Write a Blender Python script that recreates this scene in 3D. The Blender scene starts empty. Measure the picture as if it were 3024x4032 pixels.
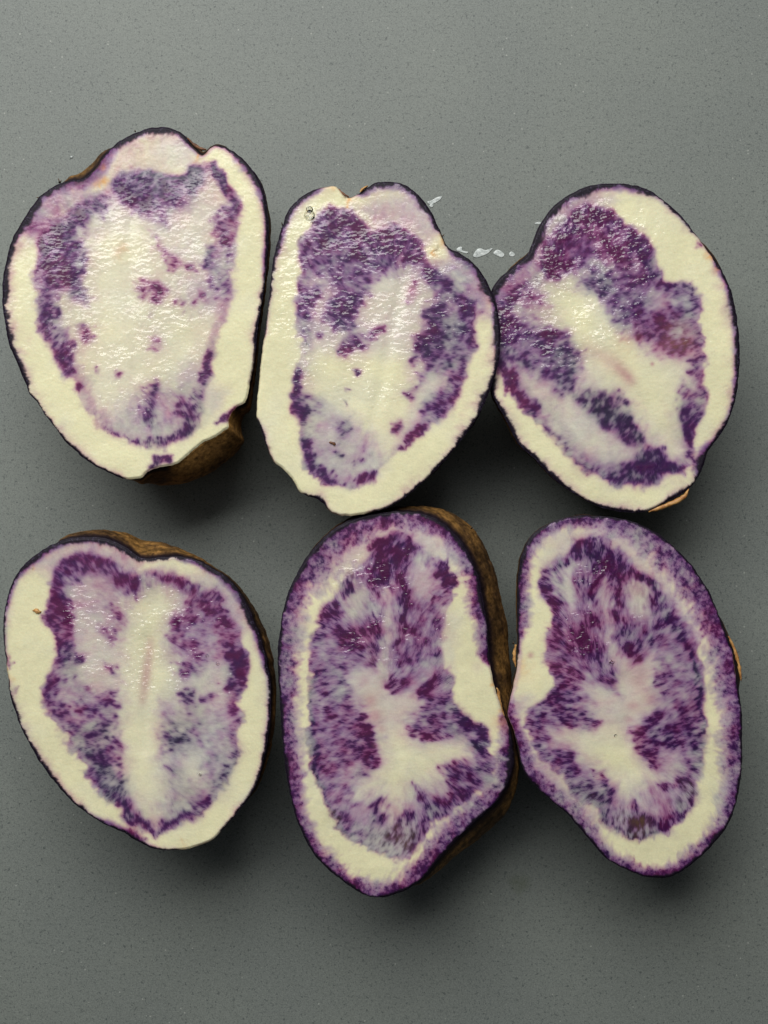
import bpy, math, random
import numpy as np
from mathutils import Vector

# ------------------------------------------------------------------ camera, world, light
SC = bpy.context.scene
COL = SC.collection
IW, IH = 3024.0, 4032.0
FACE_Z = 0.034                 # height of the cut faces above the counter
CAM_D = 0.300                  # camera to cut faces
FRAME_W = 0.200                # width seen at the height of the cut faces
CAM_Z = FACE_Z + CAM_D
cam_data = bpy.data.cameras.new('camera')
cam = bpy.data.objects.new('camera', cam_data)
COL.objects.link(cam)
SC.camera = cam
cam.location = (0, 0, CAM_Z)
cam_data.sensor_fit = 'HORIZONTAL'
cam_data.sensor_width = 36
cam_data.lens = 36 * CAM_D / FRAME_W
cam_data.clip_start = 0.01
cam_data.clip_end = 50

world = bpy.data.worlds.new('World')
SC.world = world
world.use_nodes = True
wn = world.node_tree
bg = wn.nodes['Background']
bg.inputs[0].default_value = (0.80, 0.88, 1.0, 1)
bg.inputs[1].default_value = 0.015

def area(name, loc, target, sx, sy, power, color):
    d = bpy.data.lights.new(name, 'AREA')
    d.shape = 'RECTANGLE'; d.size = sx; d.size_y = sy; d.energy = power; d.color = color
    o = bpy.data.objects.new(name, d); COL.objects.link(o)
    o.location = loc
    o.rotation_euler = (Vector(target) - Vector(loc)).to_track_quat('-Z', 'Y').to_euler()
    return o
# the kitchen window: beyond the top edge of the picture, a little to the left
area('window_light', (-0.19, 0.58, 0.70), (0.0, 0.03, 0.0), 0.85, 0.60, 11.8, (1.0, 0.985, 0.95))
# the pale ceiling above
area('ceiling_light', (-0.2, 0.1, 1.5), (0, 0, 0), 1.3, 1.3, 1.15, (0.93, 0.96, 1.0))

SC.view_settings.view_transform = 'Standard'
SC.view_settings.look = 'None'
SC.view_settings.gamma = 1
SC.view_settings.exposure = 0
SC.render.resolution_x = 768
SC.render.resolution_y = 1024

# ------------------------------------------------------------------ helpers
def unproj(px, py, z):
    """photograph position -> point at height z"""
    k = FRAME_W / IW * (CAM_Z - z) / CAM_D
    return (np.asarray(px, float) - IW / 2) * k, (IH / 2 - np.asarray(py, float)) * k
PXM = FRAME_W / IW             # metres per photograph pixel on the faces

def lin(r, g, b):
    c = np.array([r, g, b], float) / 255
    return np.where(c <= 0.04045, c / 12.92, ((c + 0.055) / 1.055) ** 2.4)

class Lattice:
    """smooth value noise"""
    def __init__(s, seed, n=256):
        s.n = n; s.a = np.random.default_rng(seed).random((n, n)) * 2 - 1
    def __call__(s, x, y):
        xi = np.floor(x).astype(int); yi = np.floor(y).astype(int)
        fx = x - xi; fy = y - yi
        fx = fx * fx * (3 - 2 * fx); fy = fy * fy * (3 - 2 * fy)
        n = s.n; a = s.a
        x0 = xi % n; x1 = (xi + 1) % n; y0 = yi % n; y1 = (yi + 1) % n
        return (a[y0, x0] * (1 - fx) + a[y0, x1] * fx) * (1 - fy) + (a[y1, x0] * (1 - fx) + a[y1, x1] * fx) * fy
def fbm(seed, x, y, sc, octv=4, gain=0.55):
    r = 0; amp = 1; tot = 0
    for i in range(octv):
        r = r + amp * Lattice(seed + i * 17)(x / sc + 31.7 * i, y / sc + 11.3 * i)
        tot += amp * amp; amp *= gain; sc *= 0.5
    return r / math.sqrt(tot) / 0.42
def smooth(x, a, b):
    t = np.clip((x - a) / (b - a), 0, 1)
    return t * t * (3 - 2 * t)
def poly_sd(poly, x, y):
    """signed distance, positive inside"""
    P = np.asarray(poly, float); Q = np.roll(P, -1, 0)
    d2 = np.full(x.shape, 1e18); ins = np.zeros(x.shape, bool)
    for (ax, ay), (bx, by) in zip(P, Q):
        ex, ey = bx - ax, by - ay
        L = ex * ex + ey * ey
        if L < 1e-9: continue
        t = np.clip(((x - ax) * ex + (y - ay) * ey) / L, 0, 1)
        dx = x - ax - t * ex; dy = y - ay - t * ey
        d2 = np.minimum(d2, dx * dx + dy * dy)
        if ay != by:
            c = ((ay > y) != (by > y)) & (x < ex * (y - ay) / ey + ax)
            ins ^= c
    d = np.sqrt(d2)
    return np.where(ins, d, -d)
def spline(poly, step):
    """closed Catmull-Rom through the traced points, resampled evenly"""
    P = np.asarray(poly, float); n = len(P); out = []
    for i in range(n):
        p0, p1, p2, p3 = P[i - 1], P[i], P[(i + 1) % n], P[(i + 2) % n]
        for t in np.linspace(0, 1, 12, endpoint=False):
            out.append(0.5 * ((2 * p1) + (-p0 + p2) * t + (2 * p0 - 5 * p1 + 4 * p2 - p3) * t * t + (-p0 + 3 * p1 - 3 * p2 + p3) * t ** 3))
    out = np.array(out)
    seg = np.linalg.norm(np.roll(out, -1, 0) - out, axis=1)
    cum = np.concatenate([[0], np.cumsum(seg)]); tot = cum[-1]
    m = max(16, int(round(tot / step)))
    s = np.linspace(0, tot, m, endpoint=False)
    ext = np.vstack([out, out[:1]])
    return np.stack([np.interp(s, cum, ext[:, 0]), np.interp(s, cum, ext[:, 1])], 1)

def new_mat(name):
    m = bpy.data.materials.new(name); m.use_nodes = True
    nt = m.node_tree; b = nt.nodes['Principled BSDF']
    return m, nt, b
def node(nt, typ, **kw):
    n = nt.nodes.new(typ)
    for k, v in kw.items(): setattr(n, k, v)
    return n
def link(nt, a, b): nt.links.new(a, b)

def mesh_obj(name, verts, faces_idx, face_sizes, mat, parent=None, loc=(0, 0, 0), smooth_shade=True, attrs=None):
    me = bpy.data.meshes.new(name)
    v = np.asarray(verts, np.float32); idx = np.asarray(faces_idx, np.int32); sz = np.asarray(face_sizes, np.int32)
    me.vertices.add(len(v)); me.vertices.foreach_set('co', v.ravel())
    me.loops.add(len(idx)); me.loops.foreach_set('vertex_index', idx)
    me.polygons.add(len(sz))
    me.polygons.foreach_set('loop_start', np.concatenate([[0], np.cumsum(sz)[:-1]]).astype(np.int32))
    me.polygons.foreach_set('loop_total', sz)
    me.polygons.foreach_set('use_smooth', np.full(len(sz), smooth_shade))
    me.update(calc_edges=True)
    if attrs:
        for k, a in attrs.items():
            a = np.asarray(a, np.float32)
            if a.ndim == 2:
                at = me.attributes.new(k, 'FLOAT_COLOR', 'POINT')
                c = np.ones((len(v), 4), np.float32); c[:, :3] = a
                at.data.foreach_set('color', c.ravel())
            else:
                at = me.attributes.new(k, 'FLOAT', 'POINT'); at.data.foreach_set('value', a)
    me.materials.append(mat)
    o = bpy.data.objects.new(name, me); COL.objects.link(o)
    o.location = loc
    if parent: o.parent = parent
    return o
def tag(o, label=None, cat=None, group=None, kind=None):
    if label: o['label'] = label
    if cat: o['category'] = cat
    if group: o['group'] = group
    if kind: o['kind'] = kind
    return o

# ------------------------------------------------------------------ materials
def flesh_material():
    m, nt, b = new_mat('wet_flesh')
    a = node(nt, 'ShaderNodeAttribute', attribute_name='pigment')
    tc = node(nt, 'ShaderNodeTexCoord')
    n1 = node(nt, 'ShaderNodeTexNoise'); n1.inputs['Scale'].default_value = 2600; n1.inputs['Detail'].default_value = 2
    link(nt, tc.outputs['Object'], n1.inputs['Vector'])
    mr = node(nt, 'ShaderNodeMapRange'); mr.inputs[1].default_value = 0.3; mr.inputs[2].default_value = 0.7
    mr.inputs[3].default_value = 0.95; mr.inputs[4].default_value = 1.05
    link(nt, n1.outputs[0], mr.inputs[0])
    mx = node(nt, 'ShaderNodeVectorMath', operation='SCALE')
    link(nt, a.outputs['Color'], mx.inputs[0]); link(nt, mr.outputs[0], mx.inputs['Scale'])
    link(nt, mx.outputs[0], b.inputs['Base Color'])
    w = node(nt, 'ShaderNodeAttribute', attribute_name='wet')
    rr = node(nt, 'ShaderNodeMapRange'); rr.inputs[3].default_value = 0.55; rr.inputs[4].default_value = 0.42
    link(nt, w.outputs['Fac'], rr.inputs[0]); link(nt, rr.outputs[0], b.inputs['Roughness'])
    b.inputs['Coat Roughness'].default_value = 0.09
    cwt = node(nt, 'ShaderNodeMath', operation='MULTIPLY'); cwt.use_clamp = True; cwt.inputs[1].default_value = 1.4
    link(nt, w.outputs['Fac'], cwt.inputs[0]); link(nt, cwt.outputs[0], b.inputs['Coat Weight'])
    b.inputs['Subsurface Weight'].default_value = 0.25
    b.inputs['Specular IOR Level'].default_value = 0.18
    b.inputs['Subsurface Radius'].default_value = (0.0008, 0.0006, 0.0005)
    b.inputs['Subsurface Scale'].default_value = 1.0
    mp = node(nt, 'ShaderNodeMapping'); mp.inputs['Scale'].default_value = (0.6, 1.0, 1.0); mp.inputs['Rotation'].default_value = (0, 0, 0.2)
    link(nt, tc.outputs['Object'], mp.inputs[0])
    n2 = node(nt, 'ShaderNodeTexNoise'); n2.inputs['Scale'].default_value = 1500; n2.inputs['Detail'].default_value = 2; n2.inputs['Roughness'].default_value = 0.6
    link(nt, mp.outputs[0], n2.inputs['Vector'])
    st = node(nt, 'ShaderNodeMapRange'); st.inputs[3].default_value = 0.12; st.inputs[4].default_value = 0.30
    link(nt, w.outputs['Fac'], st.inputs[0])
    bp = node(nt, 'ShaderNodeBump'); bp.inputs['Distance'].default_value = 0.00022
    link(nt, st.outputs[0], bp.inputs['Strength']); link(nt, n2.outputs[0], bp.inputs['Height'])
    link(nt, bp.outputs[0], b.inputs['Normal'])
    n3 = node(nt, 'ShaderNodeTexNoise'); n3.inputs['Scale'].default_value = 1050; n3.inputs['Detail'].default_value = 1.5; n3.inputs['Roughness'].default_value = 0.5
    link(nt, mp.outputs[0], n3.inputs['Vector'])
    pk = node(nt, 'ShaderNodeMapRange'); pk.inputs[1].default_value = 0.0; pk.inputs[2].default_value = 1.0
    link(nt, n3.outputs[0], pk.inputs[0])
    bc = node(nt, 'ShaderNodeBump'); bc.inputs['Distance'].default_value = 0.00034
    hm = node(nt, 'ShaderNodeMath', operation='MULTIPLY'); link(nt, w.outputs['Fac'], hm.inputs[0]); link(nt, pk.outputs[0], hm.inputs[1])
    bc.inputs['Strength'].default_value = 1.0; link(nt, hm.outputs[0], bc.inputs['Height'])
    link(nt, bc.outputs[0], b.inputs['Coat Normal'])
    return m
def skin_material():
    m, nt, b = new_mat('potato_skin')
    a = node(nt, 'ShaderNodeAttribute', attribute_name='pigment')
    tc = node(nt, 'ShaderNodeTexCoord')
    n1 = node(nt, 'ShaderNodeTexNoise'); n1.inputs['Scale'].default_value = 900; n1.inputs['Detail'].default_value = 5
    n1.inputs['Roughness'].default_value = 0.65
    link(nt, tc.outputs['Object'], n1.inputs['Vector'])
    mr = node(nt, 'ShaderNodeMapRange'); mr.inputs[1].default_value = 0.3; mr.inputs[2].default_value = 0.7
    mr.inputs[3].default_value = 0.35; mr.inputs[4].default_value = 1.6
    link(nt, n1.outputs[0], mr.inputs[0])
    mx = node(nt, 'ShaderNodeVectorMath', operation='SCALE')
    link(nt, a.outputs['Color'], mx.inputs[0]); link(nt, mr.outputs[0], mx.inputs['Scale'])
    link(nt, mx.outputs[0], b.inputs['Base Color'])
    b.inputs['Roughness'].default_value = 0.7
    b.inputs['Specular IOR Level'].default_value = 0.14
    bp = node(nt, 'ShaderNodeBump'); bp.inputs['Strength'].default_value = 0.7; bp.inputs['Distance'].default_value = 0.0003
    link(nt, n1.outputs[0], bp.inputs['Height']); link(nt, bp.outputs[0], b.inputs['Normal'])
    return m
def plain_material(name, c1, c2, rough, scale=900, bump=0.5, trans=0.0):
    m, nt, b = new_mat(name)
    tc = node(nt, 'ShaderNodeTexCoord')
    n1 = node(nt, 'ShaderNodeTexNoise'); n1.inputs['Scale'].default_value = scale; n1.inputs['Detail'].default_value = 4
    link(nt, tc.outputs['Object'], n1.inputs['Vector'])
    r = node(nt, 'ShaderNodeValToRGB')
    r.color_ramp.elements[0].position = 0.35; r.color_ramp.elements[1].position = 0.65
    r.color_ramp.elements[0].color = (*lin(*c1), 1); r.color_ramp.elements[1].color = (*lin(*c2), 1)
    link(nt, n1.outputs[0], r.inputs[0]); link(nt, r.outputs[0], b.inputs['Base Color'])
    b.inputs['Roughness'].default_value = rough
    b.inputs['Transmission Weight'].default_value = trans
    bp = node(nt, 'ShaderNodeBump'); bp.inputs['Strength'].default_value = bump; bp.inputs['Distance'].default_value = 0.0002
    link(nt, n1.outputs[0], bp.inputs['Height']); link(nt, bp.outputs[0], b.inputs['Normal'])
    return m
def water_material():
    m, nt, b = new_mat('clear_water')
    b.inputs['Base Color'].default_value = (1, 1, 1, 1)
    b.inputs['Roughness'].default_value = 0.015
    b.inputs['IOR'].default_value = 1.33
    b.inputs['Transmission Weight'].default_value = 1.0
    return m
def counter_material():
    m, nt, b = new_mat('grey_quartz')
    tc = node(nt, 'ShaderNodeTexCoord')
    P = tc.outputs['Object']
    def noise(sc, det=2, rough=0.5):
        n = node(nt, 'ShaderNodeTexNoise'); n.inputs['Scale'].default_value = sc; n.inputs['Detail'].default_value = det
        n.inputs['Roughness'].default_value = rough
        link(nt, P, n.inputs['Vector']); return n.outputs[0]
    def ramp(src, pts):
        r = node(nt, 'ShaderNodeMapRange'); r.interpolation_type = 'SMOOTHSTEP'
        r.inputs[1].default_value, r.inputs[2].default_value, r.inputs[3].default_value, r.inputs[4].default_value = pts
        link(nt, src, r.inputs[0]); return r.outputs[0]
    def mix(fac, a, bb):
        x = node(nt, 'ShaderNodeMix', data_type='RGBA'); link(nt, fac, x.inputs[0])
        for i, c in ((6, a), (7, bb)):
            if isinstance(c, tuple): x.inputs[i].default_value = (*c, 1)
            else: link(nt, c, x.inputs[i])
        return x.outputs[2]
    def L(r, g, bb): return tuple(lin(r, g, bb))
    c = mix(ramp(noise(22, 3), (0.3, 0.7, 0, 1)), L(111, 117, 114), L(118, 124, 119))
    c = mix(ramp(noise(420, 4, 0.6), (0.35, 0.65, 0, 0.35)), c, L(104, 110, 106))
    c = mix(ramp(noise(2600, 2, 0.7), (0.45, 0.70, 0, 0.6)), c, L(138, 143, 137))
    # dark quartz grains of irregular shape, in three sizes, and a few pale ones
    c = mix(ramp(noise(1500, 3, 0.8), (0.545, 0.61, 0, 0.40)), c, L(66, 73, 73))
    c = mix(ramp(noise(950, 3, 0.75), (0.590, 0.64, 0, 0.55)), c, L(48, 55, 57))
    c = mix(ramp(noise(2300, 2, 0.6), (0.60, 0.66, 0, 0.4)), c, L(62, 68, 68))
    def grains(scale, thr, lo, hi):
        v = node(nt, 'ShaderNodeTexVoronoi', feature='F1'); v.inputs['Scale'].default_value = scale
        link(nt, P, v.inputs['Vector'])
        near = ramp(v.outputs['Distance'], (thr * 0.6, thr, 1, 0))
        pick = node(nt, 'ShaderNodeSeparateColor'); link(nt, v.outputs['Color'], pick.inputs[0])
        chosen = ramp(pick.outputs[0], (lo, hi, 0, 1))
        mu = node(nt, 'ShaderNodeMath', operation='MULTIPLY'); link(nt, near, mu.inputs[0]); link(nt, chosen, mu.inputs[1])
        return mu.outputs[0]
    c = mix(grains(900, 0.26, 0.98, 0.99), c, L(150, 154, 148))
    # faint olive smear below the potatoes and dried-on film between the rows
    for (sx, sy, rad, col_, amt) in ((2050, 3480, 0.0045, L(78, 86, 62), 0.5), (1165, 2080, 0.006, L(150, 155, 150), 0.12), (790, 2030, 0.004, L(160, 165, 160), 0.14), (70, 190, 0.003, L(170, 174, 168), 0.16), (2890, 2220, 0.004, L(80, 86, 84), 0.15)):
        wx, wy = unproj(sx, sy, 0)
        mp = node(nt, 'ShaderNodeVectorMath', operation='DISTANCE'); link(nt, P, mp.inputs[0]); mp.inputs[1].default_value = (float(wx), float(wy), 0)
        ad = node(nt, 'ShaderNodeMath', operation='MULTIPLY_ADD'); link(nt, noise(260, 3), ad.inputs[0]); ad.inputs[1].default_value = 0.006; link(nt, mp.outputs['Value'], ad.inputs[2])
        c = mix(ramp(ad.outputs[0], (rad * 0.5, rad * 1.6, amt, 0)), c, col_)
    link(nt, c, b.inputs['Base Color'])
    b.inputs['Roughness'].default_value = 0.55
    b.inputs['Specular IOR Level'].default_value = 0.35
    bp = node(nt, 'ShaderNodeBump'); bp.inputs['Strength'].default_value = 0.25; bp.inputs['Distance'].default_value = 0.0001
    link(nt, noise(1300, 2), bp.inputs['Height']); link(nt, bp.outputs[0], b.inputs['Normal'])
    return m

M_FLESH = flesh_material(); M_SKIN = skin_material(); M_WATER = water_material()
M_PEEL = plain_material('dried_peel', (150, 98, 48), (206, 160, 98), 0.5)
M_ROOT = plain_material('dry_rootlet', (58, 42, 30), (95, 72, 48), 0.7)
M_CRUMB = plain_material('peel_crumb', (170, 120, 60), (214, 170, 110), 0.6)
M_DARKCRUMB = plain_material('dark_crumb', (84, 52, 32), (128, 84, 52), 0.6)
M_SMEAR = plain_material('water_sheen_and_starch', (150, 158, 157), (206, 213, 212), 0.25, 900, 0.3)  # sky reflection in the water painted as pale grey; also colours the starch speck

# ------------------------------------------------------------------ the counter
def build_counter():
    s = 0.9
    v = [(-s, -s, 0), (s, -s, 0), (s, s, 0), (-s, s, 0), (-s, -s, -0.02), (s, -s, -0.02), (s, s, -0.02), (-s, s, -0.02)]
    f = [0, 1, 2, 3, 4, 7, 6, 5, 0, 4, 5, 1, 1, 5, 6, 2, 2, 6, 7, 3, 3, 7, 4, 0]
    o = mesh_obj('countertop', v, f, [4] * 6, counter_material(), smooth_shade=False)
    tag(o, kind='structure')
build_counter()

# ------------------------------------------------------------------ traced potatoes
# Each patch of pigment: (fleck density, wash, hue 0 slate .. 1 magenta, cream or None, edge softness, outline)
POTATOES = []
POTATOES.append(dict(ring=(.16, 70),
 label='largest potato half, with a torn brown chip at its lower right edge', org=(0, 450), s=1.4747, tear=[(1325,1800,90),(1180,1905,120),(1060,1990,90)], z=0.0, seed=11, flow=[(760,560),(740,1000),(800,1500)], dark=0.0, wet=0.50, hue=0.14, grain=1.2, wetpoly=[(250,650),(650,420),(900,420),(1150,300),(1300,600),(1250,1200),(1150,1700),(900,1850),(600,1750),(350,1350)], tone=1.0,
 outline=[(930,72),(980,75),(1020,88),(1060,110),(1085,140),(1105,172),(1125,195),(1150,220),(1172,238),(1195,222),(1220,195),(1250,182),(1300,190),(1350,212),(1400,250),(1450,300),(1490,355),(1520,415),(1540,480),(1552,560),(1558,650),(1556,750),(1548,850),(1538,950),(1525,1050),(1510,1130),(1500,1210),(1490,1300),(1480,1400),(1465,1500),(1450,1560),(1440,1620),(1420,1675),(1375,1700),(1345,1735),(1325,1775),(1325,1815),(1300,1840),(1250,1872),(1180,1905),(1130,1940),(1080,1985),(1040,2020),(985,2040),(930,2050),(880,2062),(850,2082),(825,2108),(780,2117),(720,2115),(660,2095),(600,2065),(540,2035),(480,1995),(430,1950),(380,1905),(335,1845),(290,1785),(250,1730),(210,1670),(170,1620),(145,1560),(120,1500),(95,1440),(65,1375),(45,1310),(30,1230),(18,1150),(10,1080),(10,1000),(18,920),(32,850),(50,780),(75,710),(110,645),(150,585),(185,530),(225,480),(275,440),(335,405),(400,385),(470,378),(520,350),(560,310),(590,262),(622,222),(660,180),(700,150),(750,120),(810,95),(870,78)],
 core=[(240,740),(300,600),(420,520),(590,480),(650,380),(760,330),(900,330),(1040,370),(1100,290),(1160,270),(1200,290),(1260,280),(1340,400),(1390,520),(1370,700),(1350,900),(1340,1060),(1300,1200),(1270,1350),(1240,1450),(1200,1620),(1160,1750),(1080,1880),(960,1940),(800,1920),(680,1880),(590,1830),(560,1780),(480,1660),(430,1570),(380,1500),(320,1380),(270,1290),(225,1150),(210,1000),(225,850)],
 coreC=0.66, coreW=0.04,
 rim=[(930,80,34),(700,150,30),(560,310,6),(450,380,12),(300,420,36),(150,585,36),(40,850,30),(10,1080,34),(60,1360,30),(150,1560,24),(300,1800,16),(480,1995,14),(660,2095,12),(780,2117,2),(930,2050,2),(1130,1940,0),(1325,1790,0),(1440,1640,0),(1465,1500,6),(1500,1210,14),(1540,950,14),(1555,650,16),(1520,415,22),(1400,250,26),(1300,190,12),(1220,195,0),(1125,195,6),(1060,110,22)],
 band=[(930,80,40),(400,385,90),(150,585,60),(30,900,18),(30,1300,18),(300,1800,10),(800,2110,4),(1300,1850,4),(1500,1200,12),(1550,700,34),(1450,300,60),(1250,185,25)],
 patches=[
 (0,.10,.4,.35,70,[(560,480),(700,470),(1000,560),(1200,420),(1260,600),(1220,900),(1000,880),(800,620),(560,700),(500,800),(480,700)]),
 (.42,.34,.5,.3,44,[(225,880),(340,880),(350,1180),(450,1480),(400,1530),(300,1350),(213,1080)]),
 (.26,.30,.5,.3,40,[(1310,520),(1385,520),(1372,720),(1345,1060),(1260,1090),(1210,900),(1270,700)]),
 (.05,.30,.6,None,60,[(640,220),(760,140),(860,130),(880,200),(840,300),(750,340),(660,380),(630,300)]),
 (.02,.14,.5,.5,40,[(860,150),(1050,130),(1130,240),(1080,300),(950,330),(850,300)]),
 (.12,.50,.45,.2,50,[(130,660),(200,540),(300,460),(420,420),(560,460),(560,500),(420,530),(320,600),(240,720),(170,740)]),
 (.35,.50,.3,.2,60,[(640,420),(700,350),(800,330),(900,335),(960,370),(1040,375),(1060,340),(1110,290),(1180,300),(1185,340),(1150,400),(1120,460),(1100,540),(1000,570),(960,640),(930,620),(880,590),(800,570),(740,520),(680,460)]),
 (.75,.6,.4,.2,30,[(650,410),(700,350),(820,335),(920,345),(1030,385),(1010,470),(900,540),(800,560),(740,520),(680,460)]),
 (.85,.5,.12,None,16,[(1045,370),(1110,290),(1165,280),(1185,320),(1140,400),(1110,470),(1070,450)]),
 (.9,.5,.12,None,10,[(780,345),(880,335),(960,370),(1040,375),(1045,395),(960,390),(880,360),(790,375)]),
 (.45,.45,.4,.2,50,[(600,470),(590,590),(520,640),(470,700),(480,760),(500,830),(470,870),(400,850),(380,900),(300,920),(230,900),(235,800),(260,680),(330,600),(430,540),(530,500)]),
 (.85,.5,.5,None,30,[(600,480),(590,580),(520,620),(430,640),(390,610),(430,550),(530,505)]),
 (.65,.5,.35,None,30,[(300,620),(400,600),(430,680),(420,760),(300,760),(250,900),(232,860),(240,740)]),
 (.4,.4,.3,.3,40,[(225,850),(350,830),(480,780),(500,860),(480,950),(520,1050),(510,1100),(430,1090),(380,1000),(300,1050),(330,1130),(350,1180),(300,1220),(340,1290),(270,1290),(230,1160),(212,1000)]),
 (.6,.4,.25,None,25,[(410,780),(490,790),(490,900),(470,1000),(520,1060),(510,1090),(440,1060),(400,1000),(420,900)]),
 (.75,.3,.55,None,22,[(212,1040),(280,1080),(340,1160),(330,1300),(420,1340),(425,1400),(445,1500),(400,1530),(350,1450),(300,1350),(250,1270),(222,1180)]),
 (.96,.3,.8,None,12,[(425,1575),(480,1585),(487,1640),(450,1632)]),
 (.45,.3,.75,None,22,[(465,1230),(530,1230),(548,1320),(485,1330)]),
 (.5,.2,.5,None,12,[(550,1480),(585,1485),(580,1515),(555,1515)]),
 (.6,.2,.7,None,14,[(672,1490),(705,1495),(700,1540),(670,1530)]),
 (.93,.5,.35,.3,18,[(1240,285),(1280,300),(1325,390),(1345,440),(1300,480),(1262,430)]),
 (.6,.45,.6,.3,26,[(1320,450),(1385,510),(1365,620),(1350,700),(1325,830),(1300,760),(1330,640),(1290,660),(1250,700),(1260,650),(1230,630),(1240,590),(1280,580),(1310,520)]),
 (.6,.3,.98,None,18,[(1335,610),(1365,620),(1345,720),(1325,800),(1310,740)]),
 (.5,.42,.2,.2,30,[(1200,770),(1245,780),(1260,880),(1280,920),(1290,1000),(1240,980),(1180,900)]),
 (.9,.4,.65,None,16,[(1290,900),(1342,910),(1338,980),(1310,1080),(1262,1075),(1275,1000),(1295,950)]),
 (.03,.25,.3,.3,60,[(1100,950),(1300,940),(1290,1120),(1100,1130),(1030,1080)]),
 (.45,.2,.8,None,28,[(900,680),(960,760),(990,810),(1070,870),(1010,930),(950,850),(920,780)]),
 (.40,.25,.75,None,28,[(810,960),(900,980),(990,1030),(940,1090),(860,1060),(820,1080),(800,1010)]),
 (.5,.2,.7,None,20,[(1130,1020),(1190,1020),(1200,1070),(1140,1090)]),
 (.4,.2,.6,None,18,[(1080,860),(1130,860),(1130,920),(1100,900)]),
 (.3,.2,.5,None,20,[(1020,1090),(1080,1100),(1070,1150)]),
 (.35,.15,.8,None,18,[(860,1310),(930,1300),(930,1350),(870,1360)]),
 (.25,.15,.4,None,18,[(880,1110),(900,1110),(890,1170),(860,1160)]),
 (.02,.30,.25,.25,70,[(620,1800),(700,1700),(850,1600),(1000,1560),(1120,1500),(1150,1700),(1080,1850),(900,1900),(700,1870)]),
 (.75,.35,.4,None,20,[(1210,1380),(1262,1365),(1245,1450),(1210,1540),(1180,1620),(1165,1700),(1150,1790),(1100,1860),(1020,1910),(940,1950),(860,1940),(740,1910),(660,1880),(590,1830),(600,1815),(700,1875),(800,1895),(900,1885),(1000,1860),(1050,1800),(1080,1740),(1020,1720),(1040,1650),(1100,1660),(1110,1580),(1160,1530),(1180,1440)]),
 (.5,.4,.15,None,30,[(830,1690),(860,1600),(900,1550),(930,1600),(900,1680),(890,1750),(920,1830),(890,1850),(850,1780),(820,1750)]),
 (0,.18,.2,.5,40,[(1180,1560),(1330,1600),(1260,1700),(1170,1800),(1160,1700)]),
 (.93,.4,.45,None,16,[(1235,1805),(1300,1740),(1370,1700),(1415,1688),(1340,1745),(1320,1800),(1260,1812)]),
 (.97,.5,.4,None,14,[(835,2098),(870,2050),(930,1990),(1000,1985),(975,2015),(930,2045),(870,2066)]),
 ],
 orange=[(590,400,30,.8),(590,300,22,.3),(1165,225,16,.5),(1155,250,12,.7),(700,800,40,.2)],
 brown=[(1165,232,14,.9),(1120,190,16,.5),(850,2090,20,.6),(980,2040,14,.5),(1330,1790,20,.7),(1150,1925,8,.4)],
 pink=[(620,450,22,.5),(690,790,25,.2)],
 bulge=[(400,385,-5,-10,40),(470,378,-8,-30,60),(560,310,-16,-26,60),(622,222,-10,-12,40),(1110,180,16,-14,50),(1190,225,10,-18,40),(1300,190,4,-6,60),(1520,415,6,-4,80),(1558,650,17,0,120),(1548,850,18,5,120),(1510,1130,22,10,120),(1490,1300,22,12,100),(1460,1500,26,30,100),(1430,1650,30,60,80),(1325,1790,100,70,70),(1250,1872,110,110,80),(1130,1940,120,150,90),(1000,2040,60,105,80),(880,2062,20,75,60),(800,2117,0,12,40)],
))
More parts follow.
